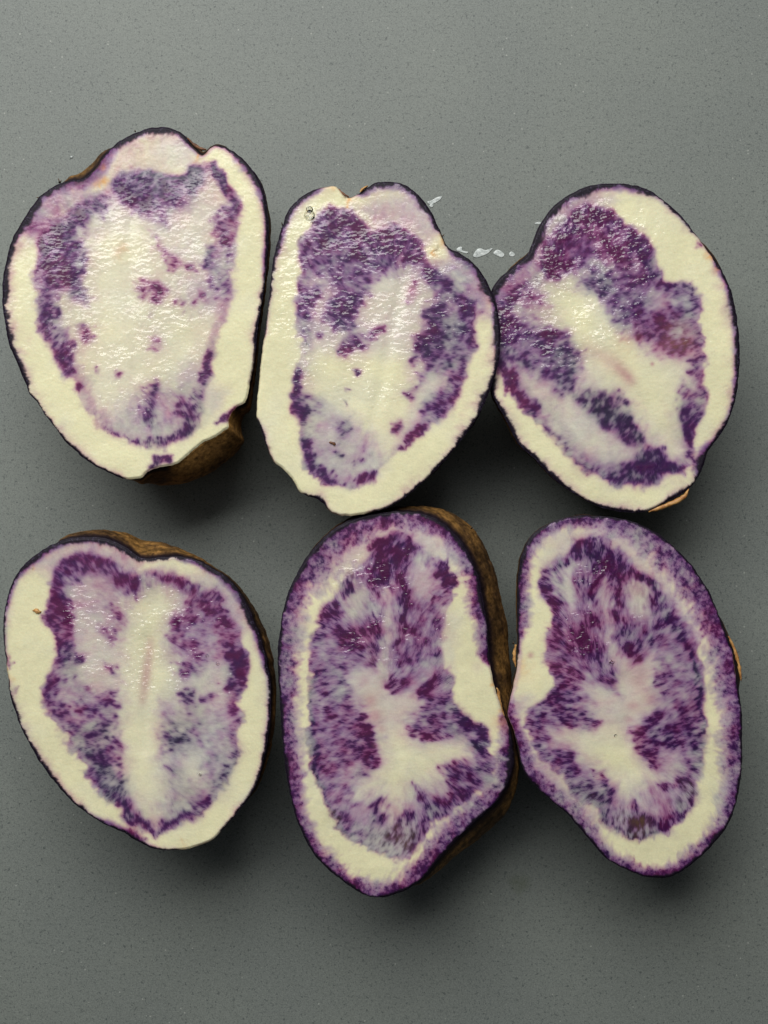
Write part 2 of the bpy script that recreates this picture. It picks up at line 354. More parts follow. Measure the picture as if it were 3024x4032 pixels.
POTATOES.append(dict(ring=(.20, 80),
 label='wet potato half with a bubble cluster and two notches, middle of the upper row', org=(980, 650), s=1.4747, z=0.0015, seed=23, flow=[(900,640),(820,1000),(720,1500)], dark=0.0, wet=0.72, grain=1.0, wetpoly=[(250,180),(700,220),(1050,500),(1300,700),(1250,1000),(1000,1300),(700,1450),(300,1300),(150,700)], tone=1.0,
 outline=[(800,92),(860,98),(910,115),(960,150),(1000,190),(1040,240),(1070,290),(1090,340),(1108,380),(1122,420),(1140,455),(1168,482),(1210,500),(1260,530),(1310,570),(1350,620),(1385,680),(1415,740),(1435,800),(1450,870),(1460,950),(1463,1030),(1456,1110),(1440,1190),(1415,1270),(1385,1350),(1350,1420),(1310,1490),(1260,1560),(1210,1630),(1160,1690),(1100,1755),(1040,1815),(980,1870),(920,1920),(860,1960),(800,1990),(740,2010),(670,2025),(600,2035),(540,2035),(490,2025),(460,2000),(435,1970),(400,1940),(365,1928),(330,1917),(290,1890),(265,1850),(240,1810),(200,1765),(150,1730),(125,1690),(105,1640),(90,1600),(70,1530),(50,1480),(45,1420),(50,1350),(60,1250),(65,1180),(75,1100),(85,1020),(95,950),(105,860),(115,780),(122,700),(130,620),(140,550),(155,480),(175,410),(195,350),(215,290),(245,240),(285,195),(335,160),(390,135),(440,125),(500,122),(525,145),(550,172),(585,188),(625,172),(655,155),(690,125),(740,100)],
 core=[(400,330),(430,270),(490,240),(580,260),(650,330),(720,380),(800,350),(880,370),(960,430),(1010,520),(1050,580),(1150,630),(1230,690),(1290,780),(1300,900),(1290,1050),(1270,1180),(1220,1300),(1130,1430),(1020,1550),(900,1660),(800,1750),(740,1830),(640,1865),(500,1850),(400,1830),(310,1760),(290,1640),(310,1520),(270,1380),(250,1240),(290,1160),(280,980),(270,830),(290,680),(310,500),(340,410)],
 coreC=0.38, coreW=0.08,
 rim=[(800,98,38),(1000,190,48),(1090,330,26),(1130,430,2),(1165,485,12),(1250,525,36),(1385,680,42),(1450,870,38),(1462,1030,38),(1415,1270,26),(1310,1490,24),(1160,1690,26),(980,1870,20),(800,1990,8),(600,2035,3),(460,2000,5),(400,1945,18),(360,1925,18),(300,1890,2),(200,1765,2),(120,1680,5),(95,1610,16),(65,1520,10),(45,1420,0),(75,1100,3),(105,860,10),(130,620,22),(175,410,28),(245,240,24),(335,160,20),(440,125,4),(520,140,0),(600,188,0),(690,125,24)],
 band=[(800,98,60),(1090,330,40),(1130,430,10),(1250,525,70),(1450,870,45),(1400,1300,18),(1000,1850,14),(500,2020,3),(50,1400,2),(120,700,20),(200,350,45),(350,160,45),(500,125,14)],
 patches=[
 (0,.0,.4,.85,70,[(300,1050),(600,1100),(900,1150),(950,1450),(850,1700),(640,1650),(420,1400),(330,1300)]),
 (.04,.34,.75,.4,50,[(640,230),(720,180),(850,170),(980,200),(1060,300),(1080,400),(1020,470),(930,400),(850,350),(720,370)]),
 (.15,.18,.75,.3,40,[(820,170),(950,190),(1000,260),(940,270),(860,240)]),
 (.16,.5,.5,.1,50,[(1060,580),(1180,520),(1290,590),(1360,690),(1390,800),(1400,870),(1310,860),(1280,780),(1200,680)]),
 (.45,.62,.55,.1,45,[(395,340),(430,270),(490,250),(560,270),(600,265),(650,340),(720,385),(790,350),(870,365),(950,420),(1010,510),(1030,570),(950,570),(860,590),(790,620),(740,660),(700,740),(640,800),(600,870),(560,930),(500,900),(470,830),(520,750),(470,650),(400,620),(330,620),(310,540),(330,440),(360,410),(400,420)]),
 (.78,.7,.75,None,24,[(760,360),(860,355),(960,430),(1010,500),(1035,570),(960,570),(850,560),(780,520),(700,500),(680,420)]),
 (.75,.6,.7,None,24,[(550,270),(610,270),(660,350),(690,440),(710,560),(690,600),(620,540),(600,460),(560,380)]),
 (.75,.6,.6,None,24,[(395,340),(450,270),(500,265),(510,400),(460,430),(400,400)]),
 (.65,.5,.6,None,22,[(330,420),(370,430),(350,530),(315,520)]),
 (.6,.5,.6,None,24,[(690,600),(780,580),(790,630),(740,670),(690,660)]),
 (.5,.55,.4,.1,45,[(1030,590),(1150,640),(1230,690),(1290,790),(1300,900),(1290,1040),(1270,1180),(1220,1310),(1130,1430),(1060,1480),(1010,1420),(1080,1350),(1150,1290),(1150,1200),(1060,1190),(1000,1240),(1010,1150),(970,1100),(960,1030),(1010,980),(1030,900),(1010,870),(1060,800),(1100,760),(1050,700)]),
 (.9,.6,.5,None,22,[(1030,600),(1080,610),(1090,680),(1040,680)]),
 (.78,.6,.6,None,24,[(1120,630),(1220,700),(1285,790),(1303,900),(1292,1050),(1250,1010),(1260,880),(1225,780),(1140,690)]),
 (.7,.5,.65,None,24,[(1150,1200),(1265,1190),(1215,1310),(1130,1430),(1050,1480),(1020,1410),(1100,1360),(1150,1280)]),
 (.7,.5,.4,None,28,[(1010,880),(1080,830),(1150,860),(1200,930),(1120,950),(1030,920)]),
 (0,.25,.3,.2,20,[(1120,780),(1220,790),(1240,850),(1160,860)]),
 (.55,.4,.35,None,24,[(960,1040),(1010,980),(1060,1060),(1040,1150),(1000,1130)]),
 (.6,.3,.7,None,22,[(920,1310),(990,1250),(985,1340),(935,1365)]),
 (.9,.3,.85,None,12,[(1000,1510),(1040,1505),(1030,1550),(985,1600),(935,1655),(888,1665),(920,1600),(960,1550)]),
 (.5,.3,.75,None,18,[(835,1500),(890,1495),(885,1570),(840,1560)]),
 (.62,.4,.5,.1,30,[(290,680),(330,700),(370,740),(400,690),(450,710),(390,790),(340,860),(310,920),(300,978),(270,900),(272,810),(300,760)]),
 (.62,.5,.4,.1,34,[(460,830),(520,780),(640,730),(700,760),(640,830),(600,900),(620,970),(560,960),(470,930),(410,900)]),
 (.5,.3,.55,None,24,[(620,960),(690,980),(760,930),(760,970),(690,1040),(600,1080),(580,1130),(510,1090),(500,1060),(560,990)]),
 (.4,.2,.55,None,16,[(390,960),(450,970),(430,1000),(400,1000)]),
 (.03,.26,.2,.2,60,[(320,1350),(450,1400),(600,1450),(750,1600),(800,1750),(600,1850),(450,1780),(350,1700)]),
 (.78,.5,.42,None,22,[(285,1165),(320,1250),(325,1330),(370,1400),(350,1480),(365,1560),(370,1640),(390,1720),(450,1760),(500,1800),(530,1850),(400,1840),(310,1760),(290,1650),(310,1530),(270,1400),(250,1230)]),
 (.22,.3,.4,None,30,[(340,1330),(450,1370),(460,1450),(370,1480)]),
 (.6,.4,.65,None,18,[(560,1860),(600,1820),(690,1800),(705,1750),(755,1790),(740,1835),(640,1868)]),
 (.35,.3,.1,None,20,[(500,1530),(590,1460),(610,1530),(550,1600),(500,1620),(520,1560)]),
 (.5,.3,.1,None,14,[(470,1660),(550,1670),(550,1710),(500,1690)]),
 (.4,.3,.3,None,16,[(610,1720),(680,1680),(680,1730),(620,1750)]),
 (.5,.2,0,None,8,[(490,1062),(518,1070),(505,1090)]),(.5,.2,0,None,8,[(628,1200),(648,1205),(640,1232),(626,1228)]),
 (.5,.2,0,None,8,[(568,1290),(590,1290),(585,1310),(570,1308)]),(.5,.2,0,None,8,[(555,1360),(580,1370),(575,1390),(558,1385)]),
 (.3,.3,.9,None,18,[(900,800),(940,700),(980,630),(985,720),(930,790)]),
 ],
 orange=[(590,210,22,.7),(582,240,10,.6),(1105,440,24,.5),(1080,500,18,.6),(490,125,25,.3),(1110,370,12,.5)],
 brown=[(555,170,18,.9),(660,140,14,.4),(1085,480,12,.6),(120,1640,14,.5),(485,1618,9,.6)],
 pink=[(940,730,30,.3),(1035,560,20,.3),(450,150,40,.15),(950,700,60,.15)],
 bulge=[(500,122,2,-4,30),(570,185,4,-14,25),(670,145,-10,-12,25),(1110,385,10,-2,30),(1140,455,10,-2,30),(1310,1490,4,6,100),(1100,1755,4,6,100),(400,1940,-4,6,40),(95,1600,-4,4,60)],
))
POTATOES.append(dict(ring=(.34, 90),
 label='potato half with an orange strip of peel at its bottom edge, upper right', org=(1900, 650), s=1.4747, z=-0.001, seed=37, flow=[(460,740),(780,1180),(1120,1640)], dark=0.0, wet=1.35, grain=1.2, wetpoly=[(380,300),(700,250),(960,480),(1000,700),(900,950),(700,1100),(500,1150),(150,1150),(100,850),(330,640)], tone=1.0,
 outline=[(770,103),(840,108),(910,122),(970,145),(1030,185),(1090,235),(1150,290),(1200,345),(1240,400),(1280,455),(1320,510),(1360,565),(1400,625),(1430,690),(1455,760),(1472,840),(1485,920),(1492,1000),(1496,1080),(1495,1160),(1488,1240),(1478,1320),(1460,1400),(1435,1470),(1400,1540),(1360,1600),(1320,1650),(1300,1690),(1285,1740),(1260,1800),(1215,1865),(1180,1895),(1130,1925),(1070,1955),(1000,1990),(930,2015),(860,2018),(790,2010),(720,1995),(650,1970),(580,1935),(520,1900),(460,1860),(400,1805),(345,1750),(290,1690),(240,1650),(205,1610),(175,1560),(145,1500),(110,1430),(75,1370),(52,1310),(45,1230),(40,1150),(36,1060),(34,960),(36,860),(45,780),(62,705),(100,655),(150,615),(200,575),(240,540),(265,510),(280,470),(300,420),(320,370),(340,330),(370,290),(410,240),(450,205),(500,170),(560,140),(620,118),(690,106)],
 core=[(60,860),(120,740),(200,680),(250,650),(350,560),(370,440),(430,370),(530,270),(620,240),(720,270),(800,350),(920,400),(970,470),(990,580),(1050,660),(1130,700),(1220,700),(1255,760),(1270,850),(1290,980),(1300,1200),(1300,1350),(1280,1450),(1240,1540),(1220,1640),(1200,1750),(1170,1800),(1050,1800),(960,1840),(800,1860),(700,1840),(580,1760),(460,1650),(370,1530),(240,1430),(130,1290),(60,1100)],
 coreC=0.40, coreW=0.10,
 rim=[(770,103,24),(500,170,40),(320,370,44),(270,510,30),(100,655,34),(40,860,40),(40,1150,30),(110,1430,20),(240,1650,26),(400,1805,20),(650,1970,16),(860,2018,16),(1000,1990,6),(1130,1925,16),(1215,1865,22),(1285,1740,34),(1320,1650,18),(1400,1540,20),(1478,1320,24),(1496,1080,28),(1472,840,28),(1430,690,28),(1380,600,18),(1320,510,3),(1260,430,3),(1200,345,20),(1090,235,26),(940,135,36)],
 band=[(770,103,60),(500,170,60),(320,370,60),(100,655,70),(60,1300,15),(400,1805,15),(860,2018,10),(1215,1865,14),(1290,1720,70),(1400,1540,30),(1490,1000,45),(1400,650,40),(1300,480,20),(1100,240,26)],
 patches=[
 (0,0,.4,.75,60,[(380,660),(560,690),(760,900),(950,1100),(1150,1120),(1280,1100),(1180,1300),(1120,1450),(1180,1700),(1100,1680),(850,1350),(560,1060),(430,850)]),
 (0,.2,.6,.3,40,[(450,240),(640,160),(750,160),(800,200),(660,240),(520,290)]),
 (.05,.42,.6,.2,40,[(300,500),(360,370),(430,280),(520,220),(560,230),(500,300),(400,390),(350,520),(250,620)]),
 (.2,.6,.7,.1,40,[(60,800),(90,720),(200,620),(320,570),(300,610),(150,720),(100,830),(60,900)]),
 (.5,.72,.8,.1,40,[(375,470),(430,380),(520,290),(620,240),(720,265),(790,345),(920,400),(970,480),(980,580),(1040,660),(960,640),(860,590),(780,560),(700,520),(640,560),(560,620),(430,660),(330,620),(370,520)]),
 (.82,.7,.75,None,26,[(530,290),(620,245),(740,280),(820,360),(740,390),(640,350),(560,370),(480,380)]),
 (.88,.6,.6,None,22,[(840,400),(930,405),(970,480),(970,600),(900,560),(840,520)]),
 (.75,.6,.8,None,26,[(380,450),(440,390),(480,440),(500,600),(420,655),(340,620),(370,540)]),
 (.22,.3,.6,.3,60,[(860,940),(1120,900),(1230,1000),(1180,1110),(1000,1090)]),
 (.42,.55,.5,.1,50,[(600,600),(760,570),(880,600),(970,620),(1070,690),(1210,710),(1255,760),(1240,860),(1200,930),(1150,960),(1130,1010),(1010,1010),(900,1000),(800,960),(740,860),(660,760),(580,700)]),
 (.65,.5,.35,None,26,[(600,600),(720,620),(760,740),(700,780),(620,700)]),
 (.75,.5,.45,None,22,[(960,580),(1060,680),(1220,700),(1200,740),(1080,730),(960,670)]),
 (.8,.4,.5,None,18,[(1195,720),(1245,715),(1250,800),(1215,880),(1185,860),(1200,800)]),
 (.0,.2,.4,.3,36,[(960,740),(1080,760),(1100,830),(1000,850)]),
 (.58,.3,.55,.4,26,[(900,930),(1000,960),(1080,900),(1150,920),(1215,1060),(1100,1110),(1050,1060),(960,1000)]),
 (.6,.2,.4,None,14,[(1240,1010),(1290,985),(1305,1020),(1240,1060),(1225,1040)]),
 (.55,.2,.45,None,14,[(1210,1120),(1300,1105),(1285,1170),(1215,1150)]),
 (.55,.2,.4,None,12,[(1205,1200),(1265,1185),(1260,1210),(1215,1215)]),
 (.75,.65,.8,.1,30,[(60,860),(120,760),(170,700),(240,660),(260,690),(190,790),(160,890),(110,960),(60,960)]),
 (.25,.4,.85,.2,40,[(200,760),(260,690),(340,740),(390,790),(330,830),(250,840)]),
 (.62,.6,.55,.1,50,[(60,930),(150,900),(250,900),(400,960),(480,1000),(560,1100),(555,1180),(530,1290),(430,1340),(400,1280),(330,1230),(180,1150),(60,1120)]),
 (.75,.5,.75,None,26,[(250,950),(370,950),(480,1000),(420,1040),(290,1030)]),
 (.6,.5,.35,None,34,[(370,1070),(540,1080),(550,1180),(520,1290),(440,1330),(430,1250),(470,1180),(380,1160)]),
 (.85,.5,.75,None,20,[(60,1120),(130,1150),(190,1210),(215,1300),(290,1385),(350,1390),(350,1450),(260,1440),(180,1350),(110,1240),(60,1180)]),
 (.7,.5,.3,None,22,[(250,1420),(300,1440),(380,1500),(440,1600),(560,1720),(660,1785),(720,1840),(600,1795),(470,1670),(360,1540)]),
 (0,.25,.3,.35,40,[(300,1390),(420,1370),(500,1560),(600,1640),(560,1690),(450,1600),(360,1500)]),
 (.4,.45,.2,None,40,[(540,1300),(700,1300),(800,1350),(850,1440),(930,1560),(890,1620),(760,1560),(680,1510),(620,1440),(540,1380)]),
 (.72,.4,.15,None,24,[(600,1370),(700,1350),(760,1420),(830,1480),(920,1540),(920,1590),(850,1590),(760,1520),(700,1540),(640,1450)]),
 (.1,.45,.15,.2,50,[(480,1630),(600,1700),(850,1720),(930,1640),(1050,1660),(1150,1780),(960,1830),(800,1855),(680,1820),(560,1740)]),
 (.65,.65,.1,.1,30,[(700,1790),(850,1750),(920,1640),(1050,1640),(1110,1700),(1180,1760),(1170,1800),(1050,1800),(960,1840),(800,1862),(700,1838)]),
 (.5,.35,.75,.5,26,[(1160,1240),(1190,1290),(1290,1320),(1290,1340),(1210,1350),(1200,1400),(1140,1400),(1115,1330)]),
 (.8,.5,.55,.3,20,[(1150,1400),(1210,1380),(1265,1450),(1250,1530),(1222,1600),(1212,1740),(1180,1690),(1185,1580),(1135,1490)]),
 (.5,.2,.6,None,12,[(1150,1780),(1180,1740),(1185,1810)]),
 (.5,.4,.2,.4,26,[(1270,1660),(1310,1680),(1270,1790),(1240,1810),(1230,1720)]),
 (.35,.2,.8,None,16,[(1240,440),(1290,470),(1280,500),(1250,490)]),
 ],
 orange=[(1330,540,30,.6),(1380,600,20,.4),(1170,1900,16,.5),(850,1050,80,.18),(1150,1000,90,.15)],
 brown=[(1385,635,10,.6),(1160,1890,20,.6),(1260,430,6,.3)],
 pink=[(620,1055,50,.12),(660,1082,50,.16),(700,1112,50,.22),(740,1140,48,.26),(780,1170,46,.3),(815,1200,42,.34),(845,1230,38,.38),(868,1258,30,.36),(790,1178,22,.25),(820,1205,20,.3),(846,1232,18,.35),(985,1155,12,.7),(1050,1060,60,.2),(1350,620,26,.4)],
 bulge=[(1300,480,6,-4,60),(1360,565,6,-4,60),(240,540,-8,-10,50),(170,600,-8,-8,40),(1215,1865,4,6,40)],
))
POTATOES.append(dict(ring=(.34, 90),
 label='heart shaped potato half with a straight pale stripe down its middle, lower left', org=(0, 2000), s=1.4747, z=0.0, seed=51, flow=[(850,760),(850,1100),(840,1400)], dark=0.0, wet=1.1, grain=0.8, wetpoly=[(380,400),(800,420),(1150,500),(1350,700),(1350,1100),(1000,1100),(500,1100),(380,700)], tone=1.0,
 outline=[(500,168),(560,170),(620,182),(680,205),(735,235),(780,268),(820,290),(870,297),(930,288),(1000,283),(1070,287),(1130,300),(1190,325),(1250,360),(1310,400),(1360,450),(1400,510),(1440,580),(1475,660),(1505,740),(1530,820),(1550,900),(1565,980),(1572,1060),(1572,1140),(1568,1220),(1560,1300),(1548,1380),(1530,1460),(1510,1540),(1480,1620),(1440,1690),(1395,1750),(1345,1810),(1290,1870),(1240,1925),(1180,1955),(1110,1975),(1040,1988),(960,1990),(890,1980),(840,1960),(780,1930),(720,1890),(650,1858),(580,1825),(510,1780),(450,1735),(390,1680),(330,1615),(280,1550),(230,1480),(190,1410),(150,1340),(115,1270),(90,1200),(65,1120),(50,1060),(45,990),(35,900),(25,820),(18,730),(20,650),(30,560),(50,480),(80,410),(120,350),(170,300),(220,260),(270,228),(330,200),(390,180),(450,170)],
 core=[(290,420),(340,330),(420,270),(520,250),(640,300),(740,360),(810,390),(880,375),(960,375),(1080,410),(1160,460),(1260,500),(1320,590),(1370,700),(1420,850),(1425,1000),(1400,1150),(1390,1300),(1370,1430),(1330,1580),(1260,1680),(1160,1770),(1050,1820),(960,1880),(910,1920),(850,1880),(780,1800),(700,1720),(600,1660),(500,1540),(400,1380),(300,1220),(240,1130),(230,1060),(290,980),(320,850),(290,700),(270,600),(280,500)],
 coreC=0.25, coreW=0.12,
 rim=[(500,168,26),(270,228,28),(80,410,18),(20,650,20),(30,850,8),(40,950,2),(50,1060,12),(90,1200,22),(230,1480,20),(450,1735,16),(720,1890,14),(840,1960,14),(960,1990,12),(1100,1980,2),(1200,1950,4),(1290,1870,14),(1480,1620,16),(1572,1140,18),(1530,820,20),(1400,510,26),(1250,360,32),(1070,287,24),(870,297,14),(735,235,24)],
 band=[(500,168,45),(200,270,60),(50,480,34),(20,700,26),(45,990,14),(90,1200,20),(450,1735,22),(720,1890,50),(840,1960,26),(1000,1990,10),(1240,1925,14),(1480,1620,20),(1570,1140,26),(1500,740,40),(1360,450,60),(1190,325,40),(870,297,16)],
 patches=[
 (.06,.36,.5,.3,50,[(200,330),(330,230),(520,195),(700,245),(800,330),(760,370),(560,250),(420,250),(300,380),(200,360)]),
 (0,.42,.5,.1,50,[(1130,370),(1280,430),(1400,560),(1400,700),(1300,560),(1160,440)]),
 (0,.04,.4,.6,50,[(860,320),(1080,310),(1100,370),(960,370),(860,370)]),
 (.10,.34,.9,.2,60,[(430,420),(650,450),(760,560),(720,720),(560,600),(470,540)]),
 (.5,.55,.65,.1,40,[(290,420),(340,335),(420,265),(520,245),(640,300),(740,360),(830,390),(850,450),(790,520),(700,490),(640,440),(540,360),(480,410),(430,440),(380,430),(330,450)]),
 (.8,.6,.8,None,24,[(330,370),(400,280),(440,265),(540,290),(550,330),(500,390),(430,370),(380,410)]),
 (.8,.6,.7,None,24,[(290,430),(370,440),(360,500),(410,570),(405,650),(330,640),(290,600),(272,540)]),
 (.7,.45,.75,None,18,[(240,620),(400,620),(415,700),(360,720),(300,690)]),
 (.4,.3,.7,None,20,[(300,720),(420,720),(400,760),(320,760)]),
 (.7,.45,.5,None,20,[(310,780),(400,780),(440,840),(510,880),(480,900),(400,912),(320,900)]),
 (.15,.3,.3,None,30,[(310,900),(420,900),(420,1000),(300,1000)]),
 (.55,.4,.5,None,30,[(300,970),(380,990),(340,1080),(400,1190),(300,1210),(240,1120),(235,1060)]),
 (.18,.25,.3,None,36,[(380,960),(520,1000),(560,1100),(440,1180),(380,1080)]),
 (.66,.4,.6,None,24,[(440,1170),(540,1150),(600,1080),(680,1060),(690,1200),(600,1210),(520,1200)]),
 (.38,.3,.4,None,50,[(400,1230),(660,1220),(700,1450),(560,1420),(440,1400),(350,1300)]),
 (.62,.4,.35,None,28,[(530,1250),(640,1240),(650,1340),(560,1350),(430,1340),(480,1320)]),
 (.55,.45,.18,.2,34,[(460,1400),(600,1400),(680,1470),(740,1600),(745,1740),(820,1880),(760,1830),(680,1710),(590,1650),(560,1560),(500,1470)]),
 (.85,.5,.3,None,14,[(620,1680),(700,1700),(760,1760),(820,1800),(880,1880),(900,1925),(860,1890),(780,1830),(700,1740)]),
 (.35,.25,.6,None,24,[(540,680),(660,690),(690,720),(640,790),(600,740)]),
 (.38,.25,.5,None,22,[(590,900),(700,930),(710,1000),(640,970)]),
 (.28,.25,.7,None,22,[(580,540),(660,560),(720,660),(680,680),(600,620)]),
 (.35,.4,.8,.1,50,[(870,380),(1000,370),(1100,410),(1250,500),(1340,600),(1380,740),(1340,760),(1180,760),(1180,500),(1020,430),(920,440)]),
 (.75,.55,.85,None,22,[(960,380),(1060,385),(1160,440),(1150,470),(1060,440),(970,410)]),
 (.6,.5,.8,None,28,[(1110,520),(1230,480),(1330,590),(1375,740),(1340,755),(1290,680),(1230,620),(1130,600)]),
 (.9,.5,.8,None,14,[(1225,490),(1260,500),(1330,580),(1335,610),(1270,550)]),
 (.42,.4,.85,.1,40,[(1010,600),(1100,580),(1180,680),(1230,820),(1180,880),(1100,850),(1010,810),(980,760),(990,680)]),
 (.75,.4,.75,None,18,[(1110,640),(1180,660),(1180,700),(1120,720)]),
 (.55,.4,.75,None,24,[(1030,900),(1190,870),(1190,960),(1080,990),(1040,950)]),
 (.18,.3,.8,None,30,[(1200,760),(1320,780),(1300,920),(1200,900)]),
 (.8,.5,.65,None,22,[(1330,800),(1400,800),(1428,900),(1420,1050),(1290,1055),(1350,960),(1310,900)]),
 (.55,.35,.4,None,24,[(1030,1070),(1130,1040),(1140,1160),(1080,1160)]),
 (.5,.3,.45,None,20,[(1170,1080),(1280,1090),(1240,1140),(1180,1130)]),
 (.4,.3,.5,None,18,[(1330,1120),(1400,1180),(1392,1310),(1350,1250)]),
 (.12,.34,.25,.15,60,[(930,1130),(1100,1180),(1330,1180),(1370,1430),(1300,1640),(1150,1760),(940,1840),(920,1500),(920,1300)]),
 (.46,.35,.15,None,36,[(915,1280),(1050,1240),(1170,1270),(1090,1370),(960,1410),(915,1340)]),
 (.5,.3,.2,None,20,[(950,1480),(1030,1490),(1000,1530),(950,1520)]),
 (.0,.08,.2,.35,36,[(1050,1430),(1180,1430),(1160,1600),(1070,1580)]),
 (.75,.4,.3,None,20,[(1340,1410),(1382,1420),(1345,1570),(1320,1620),(1290,1600),(1330,1500)]),
 (.62,.4,.35,None,26,[(1290,1600),(1260,1690),(1160,1780),(1060,1820),(960,1880),(915,1915),(920,1850),(1020,1790),(1080,1720),(1200,1700),(1260,1610)]),
 (0,0,.4,.72,60,[(780,520),(900,470),(1010,500),(1010,600),(950,700),(950,820),(1020,960),(1010,1060),(935,1110),(915,1300),(930,1500),(930,1650),(905,1830),(850,1820),(790,1690),(750,1560),(730,1450),(710,1300),(710,1100),(735,900),(745,700),(720,600)]),
 (.5,.4,.4,None,16,[(650,1855),(760,1870),(860,1940),(830,1950),(740,1905)]),
 (.45,.3,.85,None,12,[(38,850),(80,880),(72,930),(45,900)]),
 (.4,.3,.7,None,12,[(50,1060),(95,1040),(80,1080),(55,1090)]),
 ],
 orange=[(60,980,30,.3),(40,930,12,.6),(1080,1975,30,.3),(185,350,12,.3)],
 brown=[(960,1985,14,.4),(175,345,8,.4)],
 pink=[(874,770,30,0.20),(870,800,30,0.25),(866,830,30,0.28),(863,860,30,0.30),(859,890,30,0.32),(855,920,30,0.36),(851,950,30,0.38),(847,980,30,0.38),(843,1010,30,0.34),(839,1040,30,0.30),(835,1070,30,0.26),(831,1100,30,0.22),(827,1130,30,0.20),(560,430,80,.2),(800,600,60,.1),(720,1520,40,.15),(1000,850,50,.2),(40,870,20,.3)],
 bulge=[(400,180,4,-22,60),(500,168,8,-38,70),(620,182,10,-52,70),(735,235,10,-82,70),(820,290,20,-118,60),(930,288,40,-80,70),(1070,287,20,-34,70),(1190,325,14,-14,60),(1310,400,24,-6,60),(1400,510,40,-4,80),(1475,660,48,-4,90),(1530,820,44,0,90),(1565,980,36,0,100),(1572,1140,30,6,100),(1560,1300,30,10,100),(1530,1460,26,10,80),(1480,1620,14,8,80)],
))
